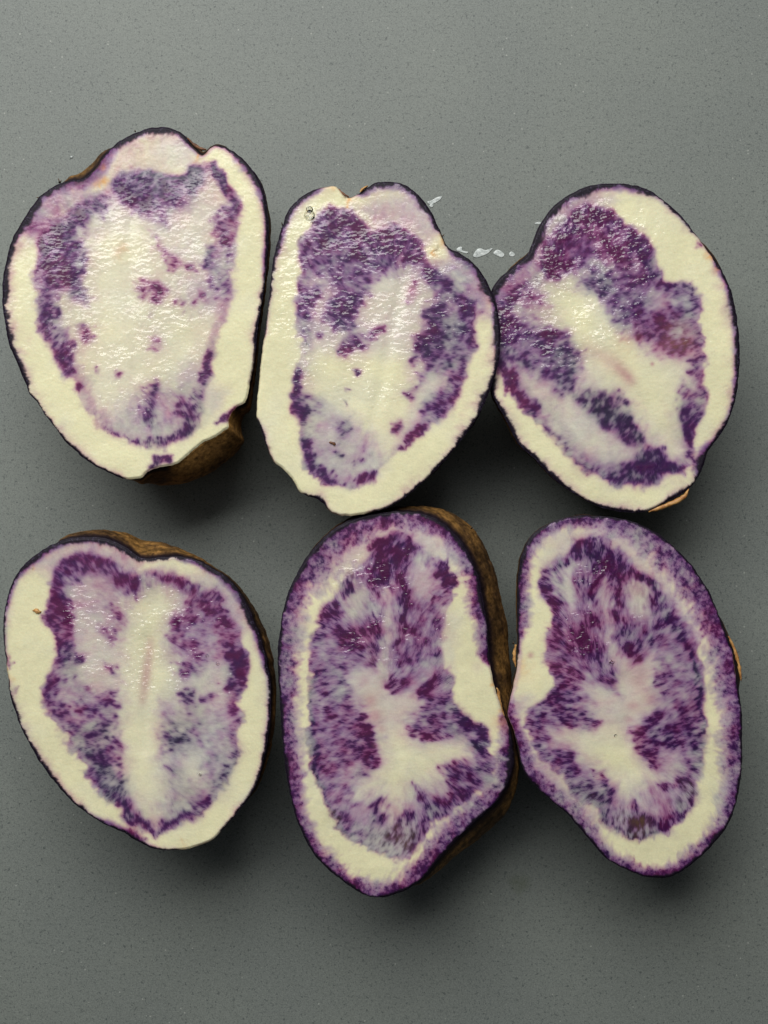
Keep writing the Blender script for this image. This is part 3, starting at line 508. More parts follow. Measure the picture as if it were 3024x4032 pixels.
POTATOES.append(dict(ring=(.42, 110),
 label='potato half showing brown skin along its top and right, middle of the lower row', org=(1050, 1950), s=1.3012, z=0.0, seed=67, flow=[(600,960),(620,1150),(680,1300)], dark=0.3, wet=1.1, hue=0.08, grain=0.7, wetpoly=[(350,380),(900,250),(950,800),(600,950),(380,850)], tone=1.0,
 outline=[(690,84),(750,88),(810,98),(860,118),(910,150),(955,190),(1000,240),(1035,300),(1065,370),(1090,440),(1105,520),(1120,600),(1130,690),(1135,780),(1143,860),(1155,930),(1170,990),(1190,1050),(1210,1110),(1230,1160),(1245,1200),(1255,1260),(1262,1320),(1262,1380),(1250,1440),(1225,1500),(1190,1560),(1140,1610),(1080,1665),(1020,1720),(960,1780),(900,1845),(850,1910),(800,1965),(740,2010),(680,2040),(610,2062),(550,2062),(490,2045),(430,2010),(370,1965),(310,1915),(255,1860),(215,1800),(180,1730),(150,1650),(128,1570),(110,1490),(95,1400),(85,1310),(78,1220),(72,1120),(65,1020),(58,930),(55,850),(58,770),(68,690),(80,610),(100,530),(125,460),(160,390),(200,320),(250,260),(300,210),(350,170),(410,135),(470,110),(540,93),(620,85)],
 core=[(230,760),(300,620),(350,500),(420,420),(520,360),(550,240),(620,210),(740,210),(800,260),(830,300),(900,350),(940,440),(960,500),(930,600),(900,700),(920,850),(960,930),(960,1040),(1040,1130),(1120,1200),(1140,1280),(1170,1380),(1150,1480),(1050,1560),(940,1640),(860,1690),(790,1760),(740,1850),(680,1860),(560,1820),(440,1780),(370,1690),(310,1600),(270,1480),(250,1350),(215,1250),(215,1100),(235,1000),(210,880)],
 coreC=0.05, coreW=0.32,
 rim=[(690,84,28),(955,190,22),(1105,520,22),(1135,780,10),(1160,950,0),(1200,1080,0),(1230,1160,2),(1255,1260,20),(1262,1350,34),(1225,1500,26),(1080,1665,20),(900,1845,22),(740,2010,18),(550,2062,18),(370,1965,16),(215,1800,18),(128,1570,16),(85,1310,18),(65,1020,18),(58,770,20),(100,530,24),(200,320,24),(350,170,26),(540,93,28)],
 band=[(690,84,100),(540,93,140),(350,170,190),(200,320,170),(100,530,110),(68,690,110),(60,900,110),(75,1150,85),(95,1400,90),(150,1650,70),(255,1860,70),(430,2010,70),(610,2062,75),(800,1965,110),(960,1780,120),(1080,1665,120),(1190,1560,110),(1262,1350,100),(1240,1200,50),(1190,1050,14),(1150,930,12),(1135,780,60),(1105,520,80),(1000,240,70),(860,118,90)],
 patches=[
 (.02,.15,.6,.2,50,[(450,180),(700,150),(880,200),(980,330),(940,360),(830,290),(760,230),(600,190),(500,320),(400,390),(330,420),(380,260)]),
 (.30,.62,.7,.0,50,[(540,230),(740,200),(800,260),(850,330),(930,430),(900,640),(920,750),(740,900),(680,1010),(620,970),(560,880),(500,880),(380,840),(250,800),(300,600),(420,420),(530,340)]),
 (.60,.7,.6,None,26,[(530,240),(600,205),(740,205),(800,260),(740,330),(720,400),(700,460),(600,460),(560,420),(545,320)]),
 (.9,.5,.6,None,14,[(535,250),(575,215),(640,215),(650,270),(600,290),(560,300)]),(.95,.5,.65,None,12,[(545,330),(580,330),(572,480),(545,470)]),
 (.9,.5,.75,None,12,[(700,290),(730,210),(750,210),(735,270),(790,255),(770,320),(715,390)]),(.8,.5,.45,None,12,[(620,300),(650,310),(650,430),(625,440)]),(.85,.5,.5,None,12,[(655,250),(700,240),(680,330),(655,320)]),
 (.75,.6,.8,None,18,[(690,270),(790,270),(740,330),(715,420),(715,520),(680,500),(670,400)]),
 (0,.15,.6,.2,36,[(760,310),(820,310),(870,370),(870,440),(830,520),(740,520),(725,420)]),
 (0,.25,.3,.4,36,[(380,480),(450,420),(500,420),(520,480),(520,620),(470,620),(400,640),(370,560)]),
 (.62,.5,.75,None,18,[(510,400),(545,420),(590,500),(600,620),(580,760),(560,850),(510,882),(480,810),(530,740),(550,620),(530,500)]),
 (.7,.5,.6,None,22,[(290,610),(360,530),(385,640),(450,740),(510,810),(430,800),(400,760),(340,690),(260,750),(235,730)]),
 (.7,.4,.4,None,18,[(370,470),(420,410),(440,440),(440,500),(385,540)]),
 (.35,.55,.6,None,50,[(250,720),(420,760),(500,820),(400,880),(280,850),(230,800)]),
 (.62,.5,.5,None,30,[(330,840),(420,880),(410,960),(440,1060),(380,1050),(350,1000)]),
 (.85,.5,.8,None,14,[(690,480),(730,480),(725,560),(700,700),(670,765),(640,760),(668,620)]),
 (.65,.5,.75,None,24,[(860,700),(840,760),(800,820),(740,920),(700,980),(650,1012),(615,975),(640,860),(740,840),(790,780)]),
 (.9,.5,.65,None,16,[(860,370),(920,340),(962,470),(910,485),(872,430)]),
 (.7,.5,.8,None,14,[(845,600),(892,610),(862,690),(838,650)]),
 (.65,.5,.85,None,14,[(830,500),(900,510),(880,550),(840,555)]),
 (.92,.5,.9,None,9,[(848,825),(925,725),(932,725),(915,765),(880,812)]),
 (.0,.06,.6,.4,36,[(900,520),(980,600),(980,900),(930,900),(890,780),(920,650)]),
 (.7,.5,.6,None,18,[(765,1000),(860,910),(885,960),(840,1010),(785,1055)]),
 (.85,.4,.75,None,14,[(920,960),(962,970),(950,1000),(922,998)]),
 (.5,.5,.45,None,34,[(800,1040),(960,1040),(1040,1130),(1120,1190),(1145,1270),(1100,1350),(1045,1320),(1020,1230),(900,1245),(800,1258),(708,1210),(720,1180),(780,1140),(800,1080)]),
 (.85,.5,.35,None,18,[(930,1040),(1040,1120),(1130,1200),(1140,1280),(1100,1340),(1060,1290),(1090,1210),(980,1140)]),
 (.8,.4,.85,None,10,[(712,1185),(800,1225),(960,1225),(900,1248),(800,1262),(712,1215)]),
 (.45,.6,.5,None,36,[(890,1390),(1000,1380),(1080,1370),(1175,1380),(1150,1480),(1040,1570),(950,1590),(920,1500)]),
 (.8,.4,.85,None,10,[(880,1385),(1000,1378),(1000,1395),(905,1410),(920,1480),(965,1580),(945,1590),(905,1490)]),
 (.55,.5,.5,None,26,[(750,1470),(800,1480),(850,1560),(930,1580),(940,1650),(860,1690),(800,1600),(760,1530)]),
 (.8,.4,.75,None,12,[(748,1470),(790,1475),(830,1550),(800,1580),(765,1530)]),
 (.5,.45,.15,None,24,[(700,1620),(750,1610),(780,1700),(760,1780),(710,1760)]),
 (.62,.55,.35,None,20,[(520,1600),(590,1540),(622,1640),(560,1680),(530,1650)]),
 (.7,.5,.7,None,24,[(400,1130),(480,1090),(545,1220),(572,1350),(515,1460),(470,1440),(475,1340),(400,1300),(440,1240)]),
 (.3,.5,.5,None,50,[(260,860),(360,860),(460,1090),(470,1330),(380,1450),(300,1350),(250,1100)]),
 (.6,.4,.6,None,16,[(280,980),(320,980),(325,1070),(290,1130),(285,1060)]),
 (.42,.4,.4,None,26,[(380,1480),(470,1540),(450,1610),(390,1560)]),
 (.5,.45,.1,None,16,[(215,860),(240,880),(240,1100),(248,1250),(280,1400),(330,1600),(400,1700),(520,1790),(700,1840),(680,1870),(540,1820),(420,1770),(320,1650),(262,1500),(215,1250),(215,1100),(230,1000)]),
 (.28,.3,.1,.15,40,[(440,1770),(540,1690),(700,1640),(780,1740),(740,1830),(680,1865),(560,1820)]),
 (0,.12,.6,.35,34,[(600,470),(660,470),(655,600),(635,740),(635,870),(615,970),(660,1020),(760,1010),(790,1080),(720,1150),(710,1220),(800,1265),(940,1255),(1020,1240),(1040,1350),(920,1380),(890,1390),(895,1480),(930,1550),(850,1530),(800,1480),(740,1470),(755,1530),(700,1580),(680,1660),(640,1680),(615,1600),(590,1530),(520,1560),(420,1540),(490,1490),(545,1420),(585,1340),(570,1240),(510,1120),(460,1040),(430,920),(480,890),(530,890),(575,830),(592,700),(600,560)]),
 (0,0,.6,.8,60,[(640,1230),(800,1290),(980,1270),(1010,1340),(900,1360),(850,1450),(700,1450),(640,1520),(580,1440),(620,1330)]),
 ],
 orange=[(1160,960,16,.4),(1215,1110,16,.5),(1200,1170,40,.2)],
 brown=[(620,1740,60,.35),(700,1790,50,.5),(560,1790,40,.25),(740,1730,40,.3),(340,1650,40,.3),(440,400,30,.25),(330,1530,20,.3)],
 pink=[(500,950,40,.2),(530,1050,34,.4),(560,1130,34,.45),(590,1200,24,.35),(560,1280,16,.3),(1080,880,30,.15),(540,840,30,.25),(1190,1180,50,.2),(1050,1300,14,.3)],
 bulge=[(250,260,-6,-6,50),(350,170,0,-10,60),(470,110,4,-16,70),(580,90,6,-20,60),(690,84,10,-24,70),(810,98,20,-34,70),(910,150,40,-50,70),(1000,240,60,-50,80),(1065,370,75,-40,90),(1105,520,88,-30,90),(1130,690,105,-10,90),(1143,860,104,0,90),(1170,990,76,0,70),(1215,1120,34,0,50),(1255,1260,20,0,60),(1262,1380,26,10,70),(1225,1500,36,30,80),(1140,1610,48,50,80),(1020,1720,44,50,80),(900,1845,30,34,70),(800,1965,10,10,60)],
))
POTATOES.append(dict(ring=(.42, 110),
 label='potato half with pale flesh branching to its left, right end of the lower row', org=(1924, 1950), s=1.3012, z=-0.001, seed=83, flow=[(700,940),(720,1130),(690,1290)], dark=0.3, wet=1.1, hue=0.08, grain=0.7, wetpoly=[(350,380),(800,250),(950,800),(650,1000),(380,850)], tone=1.0,
 outline=[(520,105),(600,108),(680,120),(750,140),(820,170),(880,205),(940,255),(1000,310),(1050,370),(1090,430),(1130,490),(1160,560),(1190,640),(1220,720),(1245,790),(1260,860),(1270,930),(1285,1000),(1295,1080),(1300,1160),(1302,1240),(1302,1320),(1298,1400),(1290,1480),(1275,1560),(1250,1640),(1215,1710),(1170,1770),(1115,1830),(1060,1880),(1000,1925),(940,1955),(870,1963),(800,1955),(730,1930),(660,1895),(600,1860),(555,1810),(510,1760),(460,1700),(410,1640),(350,1590),(290,1540),(240,1490),(190,1430),(165,1370),(150,1290),(130,1210),(105,1150),(100,1100),(115,1030),(130,960),(145,890),(150,820),(150,740),(150,650),(148,560),(150,470),(155,400),(165,330),(185,270),(220,210),(265,170),(320,140),(380,118),(450,107)],
 core=[(260,460),(290,380),(340,340),(400,270),(470,230),(600,220),(660,270),(760,360),(860,440),(960,560),(1050,700),(1080,820),(1090,1000),(1110,1150),(1110,1300),(1090,1450),(1060,1560),(1000,1650),(930,1740),(800,1750),(700,1740),(620,1680),(520,1580),(420,1530),(380,1440),(280,1360),(230,1260),(190,1180),(200,1110),(280,1060),(340,980),(310,860),(310,700),(330,600),(270,500)],
 coreC=0.05, coreW=0.32,
 rim=[(520,105,22),(750,140,18),(940,255,16),(1090,430,18),(1220,720,10),(1260,880,4),(1285,1000,14),(1302,1240,20),(1298,1400,20),(1250,1640,18),(1115,1830,22),(940,1955,20),(800,1955,16),(600,1860,12),(460,1700,18),(290,1540,18),(190,1430,14),(150,1290,6),(105,1150,2),(115,1030,0),(145,890,0),(150,740,8),(148,560,14),(165,330,18),(265,170,24),(380,118,24)],
 band=[(520,105,75),(750,140,120),(940,255,150),(1050,370,170),(1130,490,140),(1220,720,130),(1260,880,120),(1295,1080,110),(1302,1320,110),(1275,1560,80),(1170,1770,70),(1000,1925,70),(800,1955,60),(600,1860,55),(410,1640,90),(240,1490,80),(150,1290,70),(105,1150,50),(125,980,20),(150,820,20),(150,600,60),(155,400,60),(220,210,60),(380,118,60)],
 patches=[
 (.03,.18,.6,.2,50,[(320,220),(600,150),(760,200),(900,420),(1100,720),(1060,740),(900,500),(760,340),(640,220),(470,210),(380,270),(280,340)]),
 (.06,.3,.6,.3,40,[(200,1050),(120,1180),(160,1280),(300,1380),(420,1520),(560,1640),(560,1700),(420,1580),(260,1440),(170,1340),(110,1160),(140,1060)]),
 (.32,.6,.65,.0,50,[(400,280),(470,230),(600,220),(660,270),(860,440),(1050,700),(1060,800),(900,760),(770,860),(650,1010),(520,900),(320,860),(320,680),(480,640),(380,560),(280,520),(280,400)]),
 (.62,.7,.6,None,26,[(400,280),(460,235),(600,220),(655,270),(680,360),(640,430),(600,420),(540,400),(460,360),(410,310)]),
 (.92,.5,.55,None,14,[(410,285),(470,235),(560,225),(640,260),(670,330),(600,320),(500,310),(430,310)]),(.9,.5,.55,None,12,[(640,330),(690,350),(680,440),(645,420)]),(.8,.5,.6,None,12,[(560,330),(590,330),(600,440),(575,430)]),
 (.8,.6,.65,None,18,[(262,455),(285,380),(330,370),(310,430),(345,500),(380,520),(372,615),(330,600),(290,510)]),
 (0,.05,.3,.1,30,[(350,390),(380,340),(430,345),(450,440),(470,560),(440,610),(400,590),(360,500)]),
 (.5,.5,.2,None,9,[(330,400),(350,350),(400,318),(410,326),(365,360),(345,410)]),
 (.5,.3,.4,None,20,[(440,430),(560,400),(560,440),(470,480)]),
 (.78,.6,.65,None,18,[(650,380),(690,420),(680,560),(690,690),(760,720),(800,770),(775,862),(705,830),(670,740),(640,620),(625,480)]),
 (0,.14,.3,.4,36,[(700,440),(790,430),(840,500),(850,590),(800,640),(720,620),(690,520)]),
 (.75,.5,.45,None,20,[(750,380),(870,450),(885,540),(960,600),(1010,700),(1050,780),(1000,750),(910,660),(860,600),(850,500),(790,440)]),
 (.62,.55,.6,None,26,[(780,740),(840,640),(870,600),(930,680),(900,740),(810,780)]),
 (.72,.5,.75,None,14,[(500,470),(550,500),(560,560),(515,540)]),
 (.9,.4,.85,None,12,[(520,615),(555,630),(585,700),(545,690)]),
 (.6,.6,.65,None,26,[(460,650),(500,720),(590,760),(620,830),(655,930),(650,1012),(600,980),(520,880),(460,800),(480,740)]),
 (.8,.4,.9,None,12,[(300,668),(330,690),(400,760),(460,790),(430,805),(350,725)]),
 (.6,.4,.85,None,20,[(300,850),(400,870),(480,930),(490,1000),(420,990),(340,930)]),
 (.6,.5,.6,None,26,[(200,1110),(280,1060),(350,980),(430,1010),(440,1080),(520,1110),(575,1160),(500,1190),(400,1190),(300,1180),(240,1240),(190,1180)]),
 (.8,.5,.65,None,14,[(280,1060),(350,985),(370,1000),(340,1060),(260,1100)]),
 (.5,.5,.35,None,26,[(240,1260),(330,1310),(460,1320),(450,1400),(420,1500),(370,1430),(280,1360)]),
 (.75,.4,.85,None,12,[(530,1395),(585,1410),(590,1470),(545,1445)]),
 (.55,.5,.25,None,26,[(430,1500),(500,1460),(600,1500),(640,1600),(630,1700),(540,1600)]),
 (.8,.5,.85,None,16,[(870,890),(945,905),(935,1010),(900,1022),(862,980)]),
 (.2,.5,.4,None,50,[(850,800),(1040,780),(1080,1000),(1100,1300),(1000,1350),(900,1150),(830,1100),(940,1000)]),
 (.7,.6,.65,None,22,[(750,1180),(830,1120),(900,1130),(970,1200),(1000,1300),(880,1280),(880,1400),(800,1350),(742,1290)]),
 (.42,.5,.25,None,36,[(960,1050),(1040,1130),(1110,1220),(1095,1400),(1030,1330),(1000,1200)]),
 (.6,.5,.1,None,10,[(1040,790),(1058,800),(1078,1000),(1110,1200),(1085,1210),(1060,1000)]),
 (.35,.4,.2,.1,40,[(960,1450),(1080,1400),(1070,1560),(990,1650),(950,1560)]),
 (.8,.4,.4,None,14,[(965,1640),(1040,1560),(1050,1590),(990,1650)]),
 (.35,.35,.15,.1,40,[(640,1620),(760,1580),(900,1660),(940,1730),(850,1745),(700,1738),(625,1690)]),
 (.5,.4,.25,None,16,[(725,1510),(760,1560),(790,1620),(760,1600)]),(.5,.4,.4,None,18,[(870,1490),(950,1480),(930,1530),(880,1530)]),
 (.85,.4,.75,None,14,[(880,1680),(952,1705),(925,1750),(880,1730)]),
 (.6,.4,.1,None,12,[(630,1680),(700,1725),(850,1735),(850,1752),(700,1750)]),
 (0,.12,.6,.35,34,[(575,420),(615,420),(635,600),(655,720),(685,820),(760,870),(850,800),(860,870),(850,1000),(835,1100),(755,1170),(740,1280),(790,1370),(850,1420),(900,1440),(780,1500),(720,1570),(680,1540),(600,1470),(590,1400),(520,1370),(440,1310),(320,1280),(300,1220),(400,1200),(520,1195),(575,1165),(530,1080),(505,990),(600,1000),(660,1015),(660,900),(605,780),(585,680),(565,560)]),
 (0,0,.6,.75,60,[(420,1220),(560,1220),(680,1230),(760,1340),(800,1430),(700,1500),(620,1420),(520,1350)]),
 ],
 orange=[(1240,760,12,.5),(1275,880,12,.4),(160,880,40,.25),(140,960,30,.2),(200,900,60,.15)],
 brown=[(700,1660,50,.4),(780,1700,60,.45),(1040,1500,50,.35),(980,1590,40,.25),(500,1560,30,.3),(780,500,60,.12)],
 pink=[(770,960,60,.3),(740,1080,34,.4),(720,1150,24,.35),(760,1190,20,.3),(830,1050,40,.3),(215,820,16,.6),(650,980,20,.3),(770,900,60,.2)],
 bulge=[(1190,640,6,-2,40),(1225,730,16,0,40),(1255,840,26,0,50),(1275,950,16,0,40),(150,820,-10,0,60),(265,170,-4,-6,60),(480,106,0,-8,70)],
))
# ------------------------------------------------------------------ pigment of a cut face
C_CREAM = lin(225, 221, 183); C_CORE = lin(212, 211, 196); C_LILAC = lin(134, 106, 146)
C_H = [lin(54, 50, 84), lin(68, 33, 88), lin(108, 38, 90)]
C_RIM = lin(24, 16, 30); C_BANDP = lin(96, 56, 100)
C_PINK = lin(176, 112, 130); C_ORANGE = lin(214, 150, 70); C_BROWN = lin(92, 70, 44)
STEP = 3.0

def interp_pts(pts, org, s, X, Y, falloff=2.2):
    num = 0; den = 0
    for (x, y, w) in pts:
        px, py = org[0] + x / s, org[1] + y / s
        d = ((X - px) ** 2 + (Y - py) ** 2 + 900) ** (-falloff)
        num = num + d * w; den = den + d
    return num / den
def standard(a): return (a - a.mean()) / (a.std() + 1e-9)
def blur(a, r):
    for ax in (0, 1):
        for _ in range(2):
            k = 2 * r + 1
            p = np.concatenate([np.repeat(np.take(a, [0], ax), r + 1, ax), a, np.repeat(np.take(a, [-1], ax), r, ax)], ax)
            c = np.cumsum(p, ax)
            n = a.shape[ax]
            a = (np.take(c, range(k, k + n), ax) - np.take(c, range(0, n), ax)) / k
    return a

def cut_face(D, X, Y, sd):
    """pigment and height of the cut face on a grid of photograph positions"""
    ox, oy = D['org']; s = D['s']; sq = D['seed']
    H_, W_ = X.shape
    rng = np.random.default_rng(sq)
    # direction away from the pith
    fl = np.array([(ox + a / s, oy + b / s) for a, b in D['flow']])
    best = np.full(X.shape, 1e18); vx = np.zeros(X.shape); vy = np.zeros(X.shape)
    for (ax, ay), (bx, by) in zip(fl[:-1], fl[1:]):
        ex, ey = bx - ax, by - ay
        t = np.clip(((X - ax) * ex + (Y - ay) * ey) / (ex * ex + ey * ey), 0, 1)
        dx = X - ax - t * ex; dy = Y - ay - t * ey; d = dx * dx + dy * dy
        m = d < best; best = np.where(m, d, best); vx = np.where(m, dx, vx); vy = np.where(m, dy, vy)
    wob = 0.30 * fbm(sq + 5, X, Y, 260, 2)
    vl = np.hypot(vx, vy) + 1e-6; vx, vy = vx / vl, vy / vl
    vx, vy = vx * np.cos(wob) - vy * np.sin(wob), vx * np.sin(wob) + vy * np.cos(wob)
    vx = blur(vx, 6); vy = blur(vy, 6); vl = np.hypot(vx, vy) + 1e-6; vx /= vl; vy /= vl
    jj, ii = np.meshgrid(np.arange(W_), np.arange(H_))
    def lic(src, L):
        acc = 0
        for k in range(-L, L + 1):
            a = np.clip(np.rint(ii + vy * k).astype(int), 0, H_ - 1); b = np.clip(np.rint(jj + vx * k).astype(int), 0, W_ - 1)
            acc = acc + src[a, b] * (1 - abs(k) / (L + 1.5))
        return acc
    fine = standard(lic(rng.standard_normal(X.shape), 2))
    mid = standard(lic(blur(rng.standard_normal(X.shape), 1), 5 if D['dark'] else 3))
    coarse = standard(lic(blur(rng.standard_normal(X.shape), 3), 7 if D['dark'] else 4))
    clus = standard(fbm(sq + 9, X, Y, 100, 4, 0.7))
    F = standard(0.60 * fine + 0.85 * mid + 0.50 * coarse + 0.50 * clus)
    soft_n = standard(0.6 * mid + 0.6 * coarse + 0.5 * clus)
    Fi = standard(0.7 * standard(rng.standard_normal(X.shape)) + 0.9 * standard(blur(rng.standard_normal(X.shape), 1)) + 0.5 * standard(blur(rng.standard_normal(X.shape), 3)) + 0.6 * clus)
    # ragged lookup position
    wx = X + 7 * fbm(sq + 1, X, Y, 60, 3) + 4 * mid * vx + 4 * coarse * vx
    wy = Y + 7 * fbm(sq + 2, X, Y, 60, 3) + 4 * mid * vy + 4 * coarse * vy
    P = np.zeros(X.shape); Wh = np.zeros(X.shape); Hu = np.full(X.shape, 0.5); C = np.ones(X.shape)
    def mask(poly, soft, ragged=1.0):
        pl = [(ox + a / s, oy + b / s) for a, b in poly]
        so = soft / s
        xs = [p[0] for p in pl]; ys = [p[1] for p in pl]
        m = np.zeros(X.shape)
        j0 = max(0, int((min(xs) - so * 1.5 - 30 - X[0, 0]) / STEP)); j1 = min(W_, int((max(xs) + so * 1.5 + 30 - X[0, 0]) / STEP) + 1)
        i0 = max(0, int((min(ys) - so * 1.5 - 30 - Y[0, 0]) / STEP)); i1 = min(H_, int((max(ys) + so * 1.5 + 30 - Y[0, 0]) / STEP) + 1)
        if j1 <= j0 or i1 <= i0: return m
        sl = (slice(i0, i1), slice(j0, j1))
        m[sl] = smooth(poly_sd(pl, wx[sl], wy[sl]), -so * 0.55, so * 0.55)
        return m
    mc = mask(D['core'], 26)
    C = C * (1 - mc) + D['coreC'] * mc; Wh = Wh * (1 - mc) + D['coreW'] * mc
    core = mc
    rp, rwd = D['ring']; cd = poly_sd([(ox + a / s, oy + b / s) for a, b in D['core']], wx[::4, ::4], wy[::4, ::4])
    cd = np.repeat(np.repeat(cd, 4, 0), 4, 1)[:H_, :W_]
    cd = blur(cd, 2)
    rg = mc * (1 - smooth(cd + 14 * soft_n, rwd * 0.35, rwd))
    P = rp * rg; Wh = np.maximum(Wh, rg * (0.25 + 0.5 * rp))
    for (p, w, h, c, soft, poly) in D['patches']:
        m = mask(poly, max(soft, 10) * (2.6 if p <= 0.18 else 1.9))
        P = P * (1 - m) + p * m; Wh = Wh * (1 - m) + w * m; Hu = Hu * (1 - m) + h * m
        if c is not None: C = C * (1 - m) + c * m
    P = np.maximum(P, 0.30 * np.clip(Wh - 0.14, 0, 0.5)) + 0.0
    Hu = np.clip(Hu + D.get('hue', 0.0), 0, 1)
    # band of colour and dark rim under the skin
    bw = np.maximum(interp_pts(D['band'], D['org'], s, X, Y) / s * (1.25 if D['dark'] > 0 else 1.0), 1.0)
    rw = np.maximum(interp_pts(D['rim'], D['org'], s, X, Y) / s, 0.01)
    dist = np.maximum(sd, 0)
    tb = np.clip(dist / bw, 0, 2)
    bandm = (1 - smooth(tb + 0.16 * soft_n, 0.45, 1.15)) * smooth(bw, 6, 30)
    nb = (1 - core)
    if D['dark'] > 0:
        P = np.maximum(P, nb * bandm * (0.50 - 0.24 * smooth(tb, 0.1, 0.9)) * smooth(bw, 15, 50))
        Wh = np.maximum(Wh, nb * bandm * (0.52 - 0.2 * smooth(tb, 0.1, 0.9)))
    else:
        P = np.maximum(P, nb * bandm * 0.30 * (1 - smooth(tb, 0.1, 0.6)))
        Wh = np.maximum(Wh, nb * bandm * (0.85 - 0.35 * smooth(tb, 0.2, 0.9)))
    C = C * (1 - nb * bandm * 0.8)
    # compose: pigment absorbs light in the clear flesh
    Pc = np.clip(P, 0, 1)
    iso = np.clip(nb * 0.8, 0, 1); F = F * (1 - iso) + Fi * iso
    Pq = np.clip(0.88 * P, 0.01, 0.9); thr = 0.97 * np.log((1 - Pq) / Pq)
    fleck = smooth(F - thr, -0.4, 1.0) * smooth(P, 0.0, 0.08)
    Fs = standard(0.8 * mid + 0.5 * fine + 0.7 * coarse + 0.6 * clus)
    dens = 0.44 * Wh * np.exp(0.22 * Fs) + 0.66 * Pc ** 1.15 * np.exp(0.62 * F - 0.18) + 0.50 * fleck * (0.6 + 0.4 * Pc) * np.exp(0.15 * fine) + 0.16 * blur(fleck, 3)
    hue = np.clip(Hu + 0.17 * clus + 0.10 * coarse, 0, 1)[..., None]
    K0, K1, K2 = np.array([2.35, 2.6, 1.70]), np.array([1.90, 3.0, 1.42]), np.array([1.45, 3.1, 1.50])
    K = np.where(hue < 0.5, K0 + (K1 - K0) * hue * 2, K1 + (K2 - K1) * (hue - 0.5) * 2)
    if D['dark'] > 0:
        dens = dens + nb * smooth(bw, 15, 50) * (0.20 * (1 - smooth(tb + 0.15 * soft_n, 0.0, 0.7)) * np.exp(0.75 * F)) 
    else:
        dens = dens + nb * smooth(bw, 8, 30) * (0.30 * (1 - smooth(tb + 0.12 * soft_n, 0.1, 0.85)) * np.exp(0.35 * F))
    Cn = np.clip(C + 0.10 * fbm(sq + 3, X, Y, 120, 3), 0, 1)[..., None]
    col = C_CORE * (1 - Cn) + C_CREAM * Cn
    col = col * (1 + 0.012 * standard(fbm(sq + 4, X, Y, 14, 2)) + 0.02 * standard(fbm(sq + 6, X, Y, 240, 2)))[..., None]
    # darker skin-side zone, fading inwards
    rr = rw * (0.8 if D['dark'] > 0 else 1.0) * (1 + 0.22 * soft_n + 0.28 * standard(fbm(sq + 71, X, Y, 70, 3))) + 1.5 * fine * smooth(rw, 2, 12)
    rr = np.maximum(rr, 0.25 * rw)
    fade = np.exp(-np.maximum(dist - rr * 0.8, 0) / (rr * 0.55 + 2)) * smooth(rw, 1.0, 5)
    dens = dens + (0.32 * fade * np.exp(0.4 * F) if D['dark'] > 0 else 0.24 * fade * np.exp(0.12 * F))
    haze = blur(Pc * core, 16); cream_keep = 1 - 0.75 * smooth(C, 0.3, 0.8) * (D['dark'] > 0)
    dens = dens + core * haze * (0.34 if D['dark'] == 0 else 0.26) * cream_keep * np.exp(0.25 * soft_n)
    dens = np.clip(dens * 1.14 + 0.25 * dens * np.clip(F, -1, 1.5) * Pc, 0, 1.6)
    sm = 0.25 if D['dark'] > 0 else 0.5
    dens = dens * (1 - sm) + blur(dens, 1) * sm * 0.5 + blur(dens, 3) * sm * 0.5
    if D['dark'] == 0: dens = dens * 0.93
    col = col * np.exp(-K * dens[..., None])
    for key, cc in (('pink', C_PINK), ('orange', C_ORANGE), ('brown', C_BROWN)):
        for (x, y, r, a) in D[key]:
            d = np.hypot(X - (ox + x / s), Y - (oy + y / s)) if key == 'pink' else np.hypot(wx - (ox + x / s), wy - (oy + y / s))
            k = (a * np.exp(-(d / (r / s)) ** 2) * (1 + 0.25 * soft_n if key != 'pink' else 1))
            if key == 'brown': k = k * smooth(F, -0.8, 0.6)
            k = np.clip(k, 0, 1)[..., None]
            col = col * (1 - k) + cc * k
    rim = (1 - smooth(dist, rr * 0.60, rr * 1.10 + 1.0)) * smooth(rw, 1.0, 4)
    spk = smooth(fine + 0.5 * standard(rng.standard_normal(X.shape)), 1.0, 2.2)[..., None] * (0.3 if D['dark'] == 0 else 0.15)
    rc = C_RIM * (1 - spk) + lin(110, 100, 130) * spk
    r3 = rim[..., None]; col = col * (1 - r3) + rc * r3
    # a thin dull edge all round
    e3 = ((1 - smooth(dist, 0, 5)) * 0.45 * (1 - smooth(rw, 2, 6)))[..., None]; col = col * (1 - e3) + lin(128, 96, 60) * e3
    # wetness and relief
    wet = np.full(X.shape, min(D['wet'] * 0.4, 0.35))
    if D['wetpoly']:
        mw = mask(D['wetpoly'], 160); wet = wet * (1 - mw) + D['wet'] * mw
    wet = np.clip(wet * (0.90 + 0.14 * clus + 0.32 * standard(fbm(sq + 60, X, Y, 70, 3))), 0, 2) * (1 - 0.95 * smooth(rim, 0, 0.5)) * (0.35 + 0.65 * smooth(dist, 4, 30))
    ripple = standard(fbm(sq + 30, X * 0.42 + Y * 0.10, Y + 0.16 * X, 15, 3, 0.65))
    grainy = standard(fbm(sq + 31, X * 0.8, Y, 9, 2, 0.7))
    broad = standard(fbm(sq + 32, X, Y, 160, 3))
    h = 0.000012 * ripple * (0.12 + np.minimum(wet, 1)) * D['grain'] + 0.000008 * grainy * D['grain'] + 0.00008 * broad
    # the flesh sinks a little towards the edge, and along the pith
    h = h - 0.0004 * (1 - smooth(dist, 0, 9)) - 0.00025 * np.exp(-(np.sqrt(best) / 26) ** 2)
    return col * D['tone'], wet, h, rim

